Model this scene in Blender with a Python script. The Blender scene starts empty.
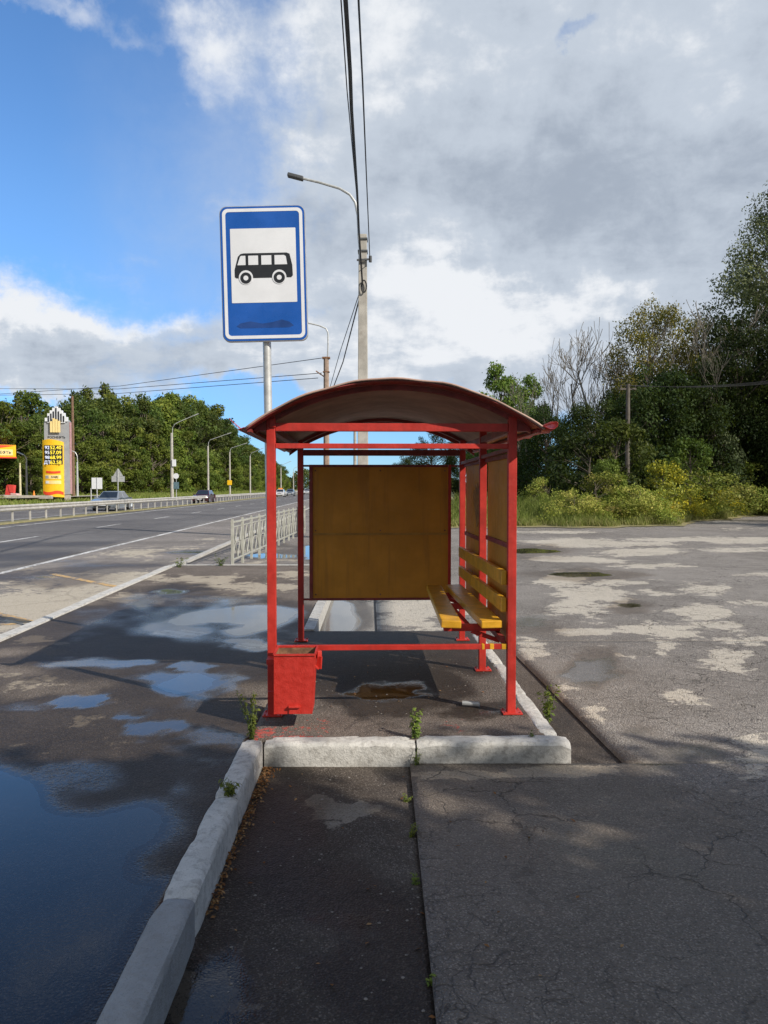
import bpy, bmesh, math, random
import numpy as np
from mathutils import Vector, Matrix
R = math.radians
random.seed(7); RNG = np.random.default_rng(11)
scene = bpy.context.scene
COL = scene.collection
F = 769.0; PITCH = math.atan(24/F); EYE = 1.55

# ---------------------------------------------------------------- measuring helpers
def ray(px, py):
    r = (px-384)/F; u = (512-py)/F
    return Vector((r, math.cos(PITCH)+u*math.sin(PITCH), -math.sin(PITCH)+u*math.cos(PITCH)))
def G(px, py, z=0.0):
    v = ray(px, py); t = (z-EYE)/v.z
    return Vector((v.x*t, v.y*t, z))
def P(px, py, d):
    v = ray(px, py); t = d/v.y
    return Vector((v.x*t, d, EYE+v.z*t))

# ---------------------------------------------------------------- object helpers
def tag(o, label=None, cat=None, group=None, kind=None):
    if label: o['label'] = label
    if cat: o['category'] = cat
    if group: o['group'] = group
    if kind: o['kind'] = kind
    return o
def thing(name, loc, label, cat, group=None, rz=0.0):
    o = bpy.data.objects.new(name, None); COL.objects.link(o)
    o.empty_display_size = 0.2
    o.location = loc; o.rotation_euler = (0, 0, rz)
    return tag(o, label, cat, group)
def link(name, me, mat=None, parent=None):
    o = bpy.data.objects.new(name, me); COL.objects.link(o)
    if mat is not None:
        for m in (mat if isinstance(mat, (list, tuple)) else [mat]): me.materials.append(m)
    if parent is not None: o.parent = parent
    return o
def copy_tree(o, parent=None):
    c = o.copy(); COL.objects.link(c)
    if parent is not None: c.parent = parent
    for ch in list(o.children): copy_tree(ch, c)
    return c

class MB:
    """collects shapes into one mesh"""
    def __init__(self): self.v = []; self.f = []; self.m = []
    def add(self, vs, fs, mi=0):
        n = len(self.v); self.v += [tuple(p) for p in vs]
        self.f += [tuple(i+n for i in f) for f in fs]; self.m += [mi]*len(fs); return self
    def box(self, c, s, rot=None, mi=0):
        hx, hy, hz = s[0]/2, s[1]/2, s[2]/2
        vs = [Vector((x*hx, y*hy, z*hz)) for x in (-1, 1) for y in (-1, 1) for z in (-1, 1)]
        if rot is not None: vs = [rot @ p for p in vs]
        vs = [p+Vector(c) for p in vs]
        return self.add(vs, [(0,1,3,2),(4,6,7,5),(0,4,5,1),(2,3,7,6),(0,2,6,4),(1,5,7,3)], mi)
    def bar(self, a, b, w, h=None, mi=0):
        a = Vector(a); b = Vector(b); d = b-a; h = h or w
        q = d.to_track_quat('X', 'Z').to_matrix()
        return self.box((a+b)/2, (d.length, w, h), q, mi)
    def tube(self, pts, rad, n=8, mi=0, cap=True):
        pts = [Vector(p) for p in pts]
        rs = rad if isinstance(rad, (list, tuple)) else [rad]*len(pts)
        vs = []; fs = []; up = Vector((0.31, 0.17, 0.93)).normalized(); k = len(pts)
        for i, p in enumerate(pts):
            t = (pts[min(i+1, k-1)]-pts[max(i-1, 0)]).normalized()
            s = t.cross(up)
            if s.length < 0.1: s = t.cross(Vector((1, 0, 0)))
            s.normalize(); w = s.cross(t)
            for j in range(n):
                a = 2*math.pi*j/n
                vs.append(p+(s*math.cos(a)+w*math.sin(a))*rs[i])
        for i in range(k-1):
            for j in range(n):
                fs.append((i*n+j, i*n+(j+1) % n, (i+1)*n+(j+1) % n, (i+1)*n+j))
        if cap: fs += [tuple(range(n)), tuple(range((k-1)*n, k*n))]
        return self.add(vs, fs, mi)
    def prism(self, poly, axis, a, b, mi=0):
        """poly: 2-D outline; axis 'y': (x,z) swept along y, 'x': (y,z) along x, 'z': (x,y) along z"""
        def pt(p, t): return {'y': (p[0], t, p[1]), 'x': (t, p[0], p[1]), 'z': (p[0], p[1], t)}[axis]
        n = len(poly); vs = [pt(p, a) for p in poly]+[pt(p, b) for p in poly]
        fs = [tuple(range(n))[::-1], tuple(range(n, 2*n))]+[(i, (i+1) % n, n+(i+1) % n, n+i) for i in range(n)]
        return self.add(vs, fs, mi)
    def ring(self, outer, inner, axis, a, b, mi=0):
        def pt(p, t): return {'y': (p[0], t, p[1]), 'x': (t, p[0], p[1]), 'z': (p[0], p[1], t)}[axis]
        n = len(outer); vs = [pt(p, a) for p in outer]+[pt(p, a) for p in inner]+[pt(p, b) for p in outer]+[pt(p, b) for p in inner]
        fs = []
        for i in range(n):
            j = (i+1) % n
            fs += [(i, j, n+j, n+i), (2*n+i, 3*n+i, 3*n+j, 2*n+j), (i, 2*n+i, 2*n+j, j), (n+i, n+j, 3*n+j, 3*n+i)]
        return self.add(vs, fs, mi)
    def build(self, name, mat, parent=None, bevel=0.0, seg=2, smooth=False):
        me = bpy.data.meshes.new(name); me.from_pydata(self.v, [], self.f); me.update()
        bm = bmesh.new(); bm.from_mesh(me)
        bmesh.ops.recalc_face_normals(bm, faces=bm.faces)
        bm.to_mesh(me); bm.free()
        for p, mi in zip(me.polygons, self.m): p.material_index = mi
        if bevel > 0:
            bm = bmesh.new(); bm.from_mesh(me)
            es = [e for e in bm.edges if len(e.link_faces) == 2 and e.calc_face_angle(0) > 0.5]
            bmesh.ops.bevel(bm, geom=es, offset=bevel, segments=seg, affect='EDGES', profile=0.6, clamp_overlap=True)
            bm.to_mesh(me); bm.free()
        if smooth:
            for p in me.polygons: p.use_smooth = True
            try: me.set_sharp_from_angle(angle=R(35))
            except Exception: pass
        return link(name, me, mat, parent)

def rrect(x0, x1, z0, z1, r, n=6):
    out = []
    for cx, cz, a0 in ((x1-r, z1-r, 0), (x0+r, z1-r, 90), (x0+r, z0+r, 180), (x1-r, z0+r, 270)):
        for i in range(n+1):
            a = R(a0+90*i/n); out.append((cx+r*math.cos(a), cz+r*math.sin(a)))
    return out
def circ(cx, cz, r, n=20): return [(cx+r*math.cos(2*math.pi*i/n), cz+r*math.sin(2*math.pi*i/n)) for i in range(n)]

def np_mesh(name, V, Q, face_attr=None, uv=None):
    """V (n,3), Q (m,4) -> mesh quickly"""
    me = bpy.data.meshes.new(name)
    me.vertices.add(len(V)); me.vertices.foreach_set('co', np.asarray(V, dtype=np.float32).ravel())
    k = Q.shape[1]
    me.loops.add(Q.size); me.loops.foreach_set('vertex_index', Q.astype(np.int32).ravel())
    me.polygons.add(len(Q)); me.polygons.foreach_set('loop_start', np.arange(0, Q.size, k, dtype=np.int32))
    me.update(calc_edges=True)
    if face_attr is not None:
        a = me.attributes.new('hue', 'FLOAT', 'FACE'); a.data.foreach_set('value', np.asarray(face_attr, dtype=np.float32))
    me.validate()
    return me

# ---------------------------------------------------------------- node helpers
class NT:
    def __init__(self, tree): self.t = tree; self.n = tree.nodes; self.l = tree.links
    def new(self, typ, **kw):
        nd = self.n.new(typ)
        for k, v in kw.items(): setattr(nd, k, v)
        return nd
    def put(self, sock, v):
        if isinstance(v, bpy.types.NodeSocket): self.l.new(v, sock)
        elif isinstance(v, (tuple, list)) and len(v) == 3 and sock.type == 'RGBA': sock.default_value = (*v, 1)
        else: sock.default_value = v
    def math(self, op, a, b=0.0, c=None, clamp=False):
        nd = self.new('ShaderNodeMath', operation=op, use_clamp=clamp)
        self.put(nd.inputs[0], a); self.put(nd.inputs[1], b)
        if c is not None: self.put(nd.inputs[2], c)
        return nd.outputs[0]
    def vmath(self, op, a, b=(0, 0, 0)):
        nd = self.new('ShaderNodeVectorMath', operation=op)
        self.put(nd.inputs[0], a); self.put(nd.inputs[1], b)
        return nd.outputs['Value'] if op == 'LENGTH' else nd.outputs[0]
    def noise(self, vec, scale, detail=4, rough=0.55, dist=0.0, color=False):
        nd = self.new('ShaderNodeTexNoise'); self.put(nd.inputs['Vector'], vec)
        nd.inputs['Scale'].default_value = scale; nd.inputs['Detail'].default_value = detail
        nd.inputs['Roughness'].default_value = rough; nd.inputs['Distortion'].default_value = dist
        return nd.outputs['Color' if color else 'Fac']
    def vor(self, vec, scale, feature='F1', out='Distance', rnd=1.0):
        nd = self.new('ShaderNodeTexVoronoi', feature=feature); self.put(nd.inputs['Vector'], vec)
        nd.inputs['Scale'].default_value = scale; nd.inputs['Randomness'].default_value = rnd
        return nd.outputs[out]
    def ss(self, v, a, b, lo=0.0, hi=1.0):
        nd = self.new('ShaderNodeMapRange', interpolation_type='SMOOTHSTEP')
        self.put(nd.inputs['Value'], v); self.put(nd.inputs['From Min'], a); self.put(nd.inputs['From Max'], b)
        self.put(nd.inputs['To Min'], lo); self.put(nd.inputs['To Max'], hi); return nd.outputs[0]
    def lin(self, v, a, b, lo=0.0, hi=1.0):
        nd = self.new('ShaderNodeMapRange'); self.put(nd.inputs['Value'], v)
        for k, x in zip(('From Min', 'From Max', 'To Min', 'To Max'), (a, b, lo, hi)): self.put(nd.inputs[k], x)
        return nd.outputs[0]
    def mix(self, f, a, b, mode='MIX'):
        nd = self.new('ShaderNodeMix', data_type='RGBA', blend_type=mode)
        self.put(nd.inputs[0], f); self.put(nd.inputs[6], a); self.put(nd.inputs[7], b); return nd.outputs[2]
    def attr(self, name): return self.new('ShaderNodeAttribute', attribute_name=name).outputs['Fac']
    def bump(self, h, strength=0.3, dist=0.01):
        nd = self.new('ShaderNodeBump'); self.put(nd.inputs['Height'], h)
        self.put(nd.inputs['Strength'], strength); nd.inputs['Distance'].default_value = dist; return nd.outputs[0]
def newmat(name):
    m = bpy.data.materials.new(name); m.use_nodes = True
    nt = NT(m.node_tree); nt.n.clear()
    out = nt.new('ShaderNodeOutputMaterial'); b = nt.new('ShaderNodeBsdfPrincipled')
    nt.l.new(b.outputs[0], out.inputs[0])
    return m, nt, b, out
def pos(nt): return nt.new('ShaderNodeNewGeometry').outputs['Position']
def objco(nt): return nt.new('ShaderNodeTexCoord').outputs['Object']

def paint(name, col, rough=0.4, var=0.25, chip=None, chip_amt=0.0, bump=0.1, scale=6.0, metal=0.0, dirt=0.0, dirtcol=(0.12, 0.08, 0.05), world=True, streak=0.0):
    m, nt, b, out = newmat(name)
    p = pos(nt) if world else objco(nt)
    n1 = nt.noise(p, scale, 5, 0.6); n2 = nt.noise(p, scale*9, 4, 0.6)
    dark = tuple(c*(1-var) for c in col); lite = tuple(min(1, c*(1+var*0.6)+0.01) for c in col)
    c = nt.mix(nt.ss(n1, 0.3, 0.7), dark, lite)
    if dirt > 0:
        dn = nt.noise(p, scale*0.7, 6, 0.65)
        c = nt.mix(nt.math('MULTIPLY', nt.ss(dn, 0.5, 0.72), dirt), c, dirtcol)
    if streak > 0:
        sn = nt.noise(nt.vmath('MULTIPLY', p, (16.0, 16.0, 0.9)), 1.0, 5, 0.6)
        c = nt.mix(nt.math('MULTIPLY', nt.ss(sn, 0.50, 0.72), streak), c, dirtcol)
    if chip is not None:
        cn = nt.noise(p, scale*4, 6, 0.7)
        c = nt.mix(nt.ss(cn, 0.72-chip_amt, 0.75-chip_amt), c, chip)
    nt.put(b.inputs['Base Color'], c)
    nt.put(b.inputs['Roughness'], nt.lin(n2, 0.2, 0.8, max(0.05, rough-0.12), min(1, rough+0.18)))
    b.inputs['Metallic'].default_value = metal
    if bump > 0: nt.put(b.inputs['Normal'], nt.bump(nt.math('ADD', nt.math('MULTIPLY', n2, 0.5), n1), bump, 0.01))
    return m

M = {}
M['red'] = paint('red_paint', (0.46, 0.021, 0.011), 0.46, 0.2, (0.20, 0.05, 0.035), 0.055, 0.25, 7, dirt=0.45, dirtcol=(0.24, 0.022, 0.016), streak=0.4)
M['bin_red'] = paint('bin_paint', (0.47, 0.021, 0.011), 0.44, 0.12, (0.62, 0.16, 0.12), -0.02, 0.5, 22, dirt=0.2, dirtcol=(0.3, 0.03, 0.02))
M['rust'] = paint('rusty_metal', (0.20, 0.10, 0.05), 0.8, 0.5, (0.06, 0.04, 0.03), 0.05, 0.3, 14)
M['yellow_panel'] = paint('yellow_panel_paint', (0.60, 0.262, 0.010), 0.5, 0.16, (0.3, 0.2, 0.08), -0.03, 0.06, 2.2, dirt=0.3, dirtcol=(0.36, 0.15, 0.015), streak=0.55)
M['yellow_slat'] = paint('yellow_slat_paint', (0.66, 0.335, 0.016), 0.36, 0.22, (0.32, 0.18, 0.07), 0.02, 0.2, 9, dirt=0.35, dirtcol=(0.34, 0.19, 0.04))
M['roof'] = paint('roof_sheet', (0.42, 0.275, 0.22), 0.62, 0.25, (0.10, 0.06, 0.05), -0.01, 0.1, 3.2, dirt=0.45, dirtcol=(0.22, 0.13, 0.10))
M['roof_top'] = paint('roof_top_paint', (0.34, 0.085, 0.06), 0.5, 0.3, (0.45, 0.3, 0.25), 0.0, 0.1, 4, dirt=0.4)
M['dark_shaded_red'] = paint('dark_shaded_red_paint', (0.24, 0.03, 0.025), 0.5, 0.3, (0.42, 0.2, 0.16), -0.01, 0.15, 8, dirt=0.4)  # dark roof trim, and red paint darkened for parts in shade
M['galv'] = paint('galvanised_steel', (0.50, 0.51, 0.50), 0.42, 0.2, None, 0, 0.05, 9, 0.35)
M['blue'] = paint('sign_blue', (0.003, 0.088, 0.40), 0.3, 0.08, None, 0, 0.0, 3, dirt=0.25, dirtcol=(0.003, 0.05, 0.22))
M['white'] = paint('sign_white', (0.72, 0.74, 0.77), 0.4, 0.05, None, 0, 0.0, 4)
M['black'] = paint('sign_black', (0.012, 0.014, 0.018), 0.4, 0.1, None, 0, 0.0, 4)
M['wire'] = paint('cable_black', (0.02, 0.02, 0.022), 0.6, 0.1, None, 0, 0, 4)
M['concrete_pole'] = paint('pole_concrete', (0.40, 0.38, 0.34), 0.85, 0.18, (0.25, 0.22, 0.2), 0.0, 0.2, 3, dirt=0.3)
M['steel_dark'] = paint('dark_steel', (0.07, 0.075, 0.08), 0.5, 0.2, None, 0, 0.05, 6)
M['fence_white'] = paint('fence_paint', (0.38, 0.38, 0.33), 0.5, 0.15, (0.35, 0.27, 0.2), -0.02, 0.1, 9, dirt=0.35, dirtcol=(0.25, 0.22, 0.17))
M['wood_pole'] = paint('tarred_wood', (0.10, 0.085, 0.07), 0.85, 0.3, None, 0, 0.3, 6)
M['guard'] = paint('guardrail_zinc', (0.48, 0.46, 0.42), 0.55, 0.2, (0.3, 0.22, 0.16), -0.02, 0.05, 3, 0.2, dirt=0.4, dirtcol=(0.3, 0.26, 0.2))
M['grey_panel'] = paint('grey_cladding', (0.33, 0.34, 0.36), 0.45, 0.08, None, 0, 0, 2)
M['tot_yellow'] = paint('totem_yellow', (0.85, 0.50, 0.01), 0.4, 0.06, None, 0, 0, 2)
M['tot_cream'] = paint('totem_cream', (0.85, 0.66, 0.28), 0.4, 0.06, None, 0, 0, 2)
M['tot_red'] = paint('totem_red', (0.72, 0.06, 0.02), 0.4, 0.06, None, 0, 0, 2)
M['orange'] = paint('orange_plastic', (0.75, 0.24, 0.02), 0.4, 0.08, None, 0, 0, 2)
M['tyre'] = paint('tyre_rubber', (0.02, 0.02, 0.02), 0.8, 0.2, None, 0, 0, 5)
M['rim'] = paint('rim_alloy', (0.45, 0.45, 0.46), 0.35, 0.1, None, 0, 0, 5, 0.6)
M['bark'] = paint('bark', (0.13, 0.105, 0.08), 0.9, 0.35, None, 0, 0.5, 5)
M['bark_pale'] = paint('bark_pale', (0.24, 0.21, 0.17), 0.9, 0.3, None, 0, 0.4, 5)
M['twig'] = paint('twig_bark', (0.17, 0.15, 0.12), 0.9, 0.3, None, 0, 0.3, 5)
M['stem'] = paint('green_stem', (0.13, 0.17, 0.05), 0.7, 0.2, None, 0, 0, 5)
M['barrier_red'] = paint('red_plastic', (0.60, 0.05, 0.04), 0.5, 0.1, None, 0, 0, 3)
M['low_concrete'] = paint('pale_concrete', (0.42, 0.38, 0.33), 0.9, 0.2, None, 0, 0.2, 2)
def glass(name, col=(0.02, 0.025, 0.03), rough=0.06):
    m, nt, b, out = newmat(name); b.inputs['Base Color'].default_value = (*col, 1); b.inputs['Roughness'].default_value = rough
    b.inputs['Coat Weight'].default_value = 0.4; return m
M['glass'] = glass('car_glass')
def carpaint(name, col):
    m, nt, b, out = newmat(name); b.inputs['Base Color'].default_value = (*col, 1); b.inputs['Roughness'].default_value = 0.35
    b.inputs['Metallic'].default_value = 0.3; b.inputs['Coat Weight'].default_value = 0.8; b.inputs['Coat Roughness'].default_value = 0.05; return m
def lamp(name, col, s):
    m, nt, b, out = newmat(name); b.inputs['Base Color'].default_value = (*col, 1)
    b.inputs['Emission Color'].default_value = (*col, 1); b.inputs['Emission Strength'].default_value = s
    b.inputs['Roughness'].default_value = 0.15; return m
M['headlight_on'] = lamp('headlight_lit', (1.0, 0.95, 0.8), 1.6)
M['headlight'] = lamp('headlight_lens', (0.75, 0.77, 0.8), 0.0)
M['led'] = lamp('price_led', (0.95, 0.75, 0.05), 0.5)
M['led_white'] = lamp('price_led_white', (0.7, 0.75, 0.9), 0.35)

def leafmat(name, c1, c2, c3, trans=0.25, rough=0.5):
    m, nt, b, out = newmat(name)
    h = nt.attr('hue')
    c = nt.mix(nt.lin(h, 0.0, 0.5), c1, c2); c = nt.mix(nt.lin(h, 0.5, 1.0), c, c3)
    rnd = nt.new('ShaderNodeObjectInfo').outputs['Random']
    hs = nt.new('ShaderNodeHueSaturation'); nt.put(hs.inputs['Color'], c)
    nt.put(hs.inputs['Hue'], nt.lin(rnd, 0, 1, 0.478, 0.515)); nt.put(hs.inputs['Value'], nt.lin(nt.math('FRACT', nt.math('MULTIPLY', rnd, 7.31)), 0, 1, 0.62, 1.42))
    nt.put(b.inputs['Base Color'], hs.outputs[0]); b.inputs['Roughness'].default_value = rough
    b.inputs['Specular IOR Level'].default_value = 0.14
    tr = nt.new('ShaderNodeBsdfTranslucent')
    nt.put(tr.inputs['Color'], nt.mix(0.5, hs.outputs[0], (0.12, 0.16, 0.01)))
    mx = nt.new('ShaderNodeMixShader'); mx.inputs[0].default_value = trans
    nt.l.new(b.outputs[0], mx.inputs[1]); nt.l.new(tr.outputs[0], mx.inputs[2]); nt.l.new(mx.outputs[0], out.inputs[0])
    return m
M['leaf_forest'] = leafmat('leaf_forest', (0.066, 0.105, 0.020), (0.13, 0.178, 0.030), (0.215, 0.24, 0.046), 0.32)
M['leaf_deep'] = leafmat('leaf_deep', (0.040, 0.068, 0.016), (0.076, 0.112, 0.024), (0.135, 0.16, 0.034), 0.3)
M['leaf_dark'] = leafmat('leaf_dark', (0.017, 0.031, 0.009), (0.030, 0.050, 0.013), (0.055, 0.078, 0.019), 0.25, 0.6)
M['leaf_silver'] = leafmat('leaf_silver', (0.075, 0.105, 0.046), (0.13, 0.165, 0.075), (0.22, 0.25, 0.13), 0.28)
M['leaf_yellow'] = leafmat('leaf_yellow', (0.085, 0.09, 0.02), (0.155, 0.15, 0.03), (0.27, 0.215, 0.045))
M['leaf_fresh'] = leafmat('leaf_fresh', (0.055, 0.095, 0.018), (0.10, 0.15, 0.03), (0.17, 0.21, 0.04), 0.35)
M['leaf_shrub'] = leafmat('leaf_shrub', (0.14, 0.20, 0.032), (0.27, 0.31, 0.06), (0.48, 0.42, 0.12), 0.35)
M['leaf_gold'] = leafmat('leaf_gold', (0.15, 0.18, 0.03), (0.30, 0.28, 0.035), (0.58, 0.42, 0.02), 0.3)
M['grass'] = leafmat('grass_blade', (0.15, 0.24, 0.04), (0.32, 0.38, 0.09), (0.56, 0.50, 0.22), 0.4)
M['litter'] = leafmat('leaf_litter', (0.10, 0.045, 0.015), (0.20, 0.10, 0.035), (0.30, 0.2, 0.09), 0.1, 0.8)

def kerbmat(name, col, shade):  # shade sets how strong the worn, grimy blotches are
    m, nt, b, out = newmat(name); p = pos(nt)
    n1 = nt.noise(p, 5, 6, 0.65); n2 = nt.noise(p, 60, 5, 0.7); n3 = nt.noise(p, 22, 6, 0.7)
    c = nt.mix(nt.ss(n1, 0.35, 0.65), tuple(x*0.82 for x in col), col)
    c = nt.mix(nt.math('MULTIPLY', nt.ss(n3, 0.48, 0.62), shade), c, (0.20, 0.18, 0.155))
    c = nt.mix(nt.math('MULTIPLY', nt.ss(n2, 0.58, 0.72), 0.5*shade), c, (0.11, 0.10, 0.085))
    c = nt.mix(nt.math('MULTIPLY', nt.ss(nt.noise(p, 170, 3, 0.6), 0.55, 0.7), 0.45), c, (0.13, 0.12, 0.11)); nt.put(b.inputs['Base Color'], c); b.inputs['Roughness'].default_value = 0.88
    nt.put(b.inputs['Normal'], nt.bump(nt.math('ADD', n2, nt.math('MULTIPLY', n3, 1.5)), 0.5, 0.012)); return m
M['kerb'] = kerbmat('whitewashed_kerb', (0.60, 0.58, 0.535), 0.42)
M['kerb_worn'] = kerbmat('worn_kerb', (0.50, 0.485, 0.45), 0.45)
M['kerb_cement'] = kerbmat('cement_kerb', (0.30, 0.30, 0.295), 0.3)

# water: a thin clear film, mirror at grazing angles
def water():
    m, nt, b, out = newmat('puddle_water'); nt.n.remove(b)
    p = pos(nt)
    fr = nt.new('ShaderNodeFresnel'); fr.inputs['IOR'].default_value = 1.15
    nrm = nt.bump(nt.noise(p, 9, 2, 0.5), 0.012, 0.01)
    gl = nt.new('ShaderNodeBsdfGlossy'); gl.inputs['Roughness'].default_value = 0.015; nt.put(gl.inputs['Normal'], nrm)
    tr = nt.new('ShaderNodeBsdfTransparent'); tr.inputs['Color'].default_value = (0.95, 0.95, 0.94, 1)
    mx = nt.new('ShaderNodeMixShader'); bf = nt.new('ShaderNodeNewGeometry').outputs['Backfacing']; nt.put(mx.inputs[0], nt.math('MULTIPLY', fr.outputs[0], nt.math('SUBTRACT', 1.0, bf)))
    nt.l.new(tr.outputs[0], mx.inputs[1]); nt.l.new(gl.outputs[0], mx.inputs[2]); nt.l.new(mx.outputs[0], out.inputs[0]); return m
M['water'] = water()

def asphalt(name, dark, mid, dry, stain=(0.5, 0.08, 0.06), cracks=0.0, crackscale=1.2, damp_rough=0.5, dampcol=0.42, big=0.35, rough=0.82, drynoise=0.0, bumpd=0.009):
    """dark/mid: asphalt tones; attributes: dry (pale dried mud patches), damp (wet areas, deepened roof shadow), stain"""
    m, nt, b, out = newmat(name); p = pos(nt)
    # stretch the far detail along the road
    nbig = nt.noise(p, big, 5, 0.6); nmid = nt.noise(p, 2.3, 6, 0.65); nfine = nt.noise(p, 34, 5, 0.7)
    agg = nt.vor(p, 95); agg2 = nt.vor(p, 170, out='Color')
    sep = nt.new('ShaderNodeSeparateColor'); nt.put(sep.inputs[0], agg2)
    c = nt.mix(nt.ss(nt.math('ADD', nt.math('MULTIPLY', nbig, 0.6), nt.math('MULTIPLY', nmid, 0.4)), 0.38, 0.62), dark, mid)
    # dried pale patches with ragged edges
    nz = nt.math('ADD', nt.math('MULTIPLY', nt.math('SUBTRACT', nmid, 0.5), 1.1), nt.math('ADD', nt.math('MULTIPLY', nt.math('SUBTRACT', nfine, 0.5), 0.45), nt.math('MULTIPLY', nt.math('SUBTRACT', nt.noise(p, 7.0, 6, 0.7), 0.5), 1.3)))
    dv = nt.math('ADD', nt.attr('dry'), nz)
    if drynoise > 0:
        q = nt.vmath('MULTIPLY', p, (1.0, 0.45, 1.0))
        dn = nt.noise(q, 0.42, 6, 0.62)
        dv = nt.math('MAXIMUM', dv, nt.math('ADD', nt.math('MULTIPLY', nt.math('SUBTRACT', dn, 0.5+drynoise), 3.4), nt.math('MULTIPLY', nz, 0.7)))
        dv = nt.math('SUBTRACT', dv, 0.44)
    else:
        dv = nt.math('SUBTRACT', dv, 0.36)
    dm = nt.ss(dv, 0.0, 0.12)
    c = nt.mix(nt.math('MULTIPLY', dm, 0.85), c, dry)
    # stone speckle
    c = nt.mix(nt.math('MULTIPLY', nt.ss(sep.outputs[0], 0.72, 0.95), 0.35), c, tuple(min(1, x*2.6+0.06) for x in mid))
    c = nt.mix(nt.math('MULTIPLY', nt.ss(sep.outputs[1], 0.75, 0.98), 0.5), c, tuple(x*0.35 for x in dark))
    # red paint spots etc.
    sv = nt.math('ADD', nt.attr('stain'), nt.math('MULTIPLY', nt.math('SUBTRACT', nt.noise(p, 26, 5, 0.75), 0.5), 2.2))
    c = nt.mix(nt.math('MULTIPLY', nt.ss(sv, 0.62, 0.75), 0.75), c, stain)
    crk = None
    if cracks > 0:
        q = nt.vmath('ADD', p, nt.vmath('MULTIPLY', nt.vmath('SUBTRACT', nt.noise(p, 2.2, 4, 0.6, color=True), (0.5, 0.5, 0.5)), (0.55, 0.55, 0.0)))
        ed = nt.vor(q, crackscale, 'DISTANCE_TO_EDGE'); ed2 = nt.vor(q, crackscale*3.1, 'DISTANCE_TO_EDGE')
        msk = nt.ss(nt.noise(p, 0.55, 3, 0.5), 0.42, 0.6); msk0 = nt.ss(nt.noise(p, 0.33, 4, 0.6), 0.46, 0.58)
        crk = nt.math('MAXIMUM', nt.math('MULTIPLY', nt.ss(ed, 0.0, 0.018, 1, 0), msk0), nt.math('MULTIPLY', nt.ss(ed2, 0.0, 0.03, 0.8, 0), msk))
        crk = nt.math('MULTIPLY', crk, cracks)
        c = nt.mix(crk, c, (0.018, 0.016, 0.014))
    # damp: darker and glossier
    dpv = nt.math('ADD', nt.attr('damp'), nt.math('ADD', nt.math('MULTIPLY', nt.math('SUBTRACT', nmid, 0.5), 0.7), nt.math('MULTIPLY', nt.math('SUBTRACT', nfine, 0.5), 0.35)))
    dp = nt.ss(dpv, 0.15, 0.65)
    c = nt.mix(dp, c, nt.mix(1.0, c, (dampcol, dampcol*0.915, dampcol*0.83), 'MULTIPLY'))
    nt.put(b.inputs['Base Color'], c)
    wv_ = nt.math('ADD', nt.attr('wet'), nt.math('ADD', nt.math('MULTIPLY', nt.math('SUBTRACT', nfine, 0.5), 0.35), nt.math('MULTIPLY', nt.math('SUBTRACT', nmid, 0.5), 0.3)))
    wf = nt.ss(wv_, 0.30, 0.75)
    nt.put(b.inputs['Specular IOR Level'], nt.math('MAXIMUM', nt.lin(dp, 0, 1, 0.10, 0.20), nt.math('MULTIPLY', wf, 0.36)))
    nt.put(b.inputs['Base Color'], nt.mix(nt.math('MULTIPLY', wf, 0.55), c, nt.mix(1.0, c, (0.35, 0.34, 0.32), 'MULTIPLY')))
    rg_ = nt.math('ADD', nt.lin(dp, 0, 1, rough, damp_rough), nt.math('MULTIPLY', nt.math('SUBTRACT', nfine, 0.5), 0.2)); nt.put(b.inputs['Roughness'], nt.lin(wf, 0, 1, rg_, 0.035))
    h = nt.math('ADD', nt.math('MULTIPLY', agg, -0.9), nt.math('ADD', nt.math('MULTIPLY', nfine, 1.1), nt.math('MULTIPLY', nmid, 1.4)))
    if crk is not None: h = nt.math('SUBTRACT', h, nt.math('MULTIPLY', crk, 2.0))
    h = nt.math('ADD', h, nt.math('MULTIPLY', nt.noise(p, 13.0, 4, 0.6), 1.6)); nt.put(b.inputs['Normal'], nt.bump(h, nt.math('MULTIPLY', nt.lin(dp, 0, 1, 0.65, 0.5), nt.lin(wf, 0, 1, 1.0, 0.06)), bumpd))
    return m
M['asph_left'] = asphalt('asphalt_stop', (0.100, 0.082, 0.068), (0.185, 0.155, 0.130), (0.44, 0.38, 0.29), cracks=0.15, crackscale=0.8, damp_rough=0.58, dampcol=0.34)
M['asph_plat'] = asphalt('asphalt_platform', (0.090, 0.074, 0.062), (0.165, 0.136, 0.115), (0.34, 0.29, 0.23), cracks=0.2, crackscale=0.6, damp_rough=0.6, dampcol=0.30)
M['asph_slab'] = asphalt('asphalt_walk', (0.060, 0.049, 0.040), (0.115, 0.096, 0.080), (0.25, 0.22, 0.18), cracks=0.25, crackscale=0.7, stain=(0.10, 0.035, 0.02))
M['asph_rear'] = asphalt('asphalt_rear_walk', (0.20, 0.19, 0.175), (0.30, 0.285, 0.26), (0.44, 0.41, 0.36), cracks=0.9, crackscale=1.1)
M['asph_lot'] = asphalt('asphalt_lot', (0.175, 0.158, 0.14), (0.27, 0.247, 0.222), (0.56, 0.505, 0.415), cracks=0.7, crackscale=2.6, drynoise=0.15, stain=(0.10, 0.035, 0.02), damp_rough=0.5, big=0.22, dampcol=0.64, bumpd=0.014)
M['asph_strip'] = asphalt('asphalt_gutter', (0.075, 0.062, 0.052), (0.115, 0.098, 0.085), (0.25, 0.22, 0.18), cracks=0.15)
M['asph_bay'] = asphalt('asphalt_bus_bay', (0.165, 0.15, 0.135), (0.25, 0.225, 0.205), (0.50, 0.44, 0.34), cracks=0.25, crackscale=0.5, drynoise=0.10)
M['asph_road'] = asphalt('asphalt_highway', (0.105, 0.10, 0.10), (0.165, 0.158, 0.155), (0.30, 0.27, 0.24), cracks=0.0, big=0.15)
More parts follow.
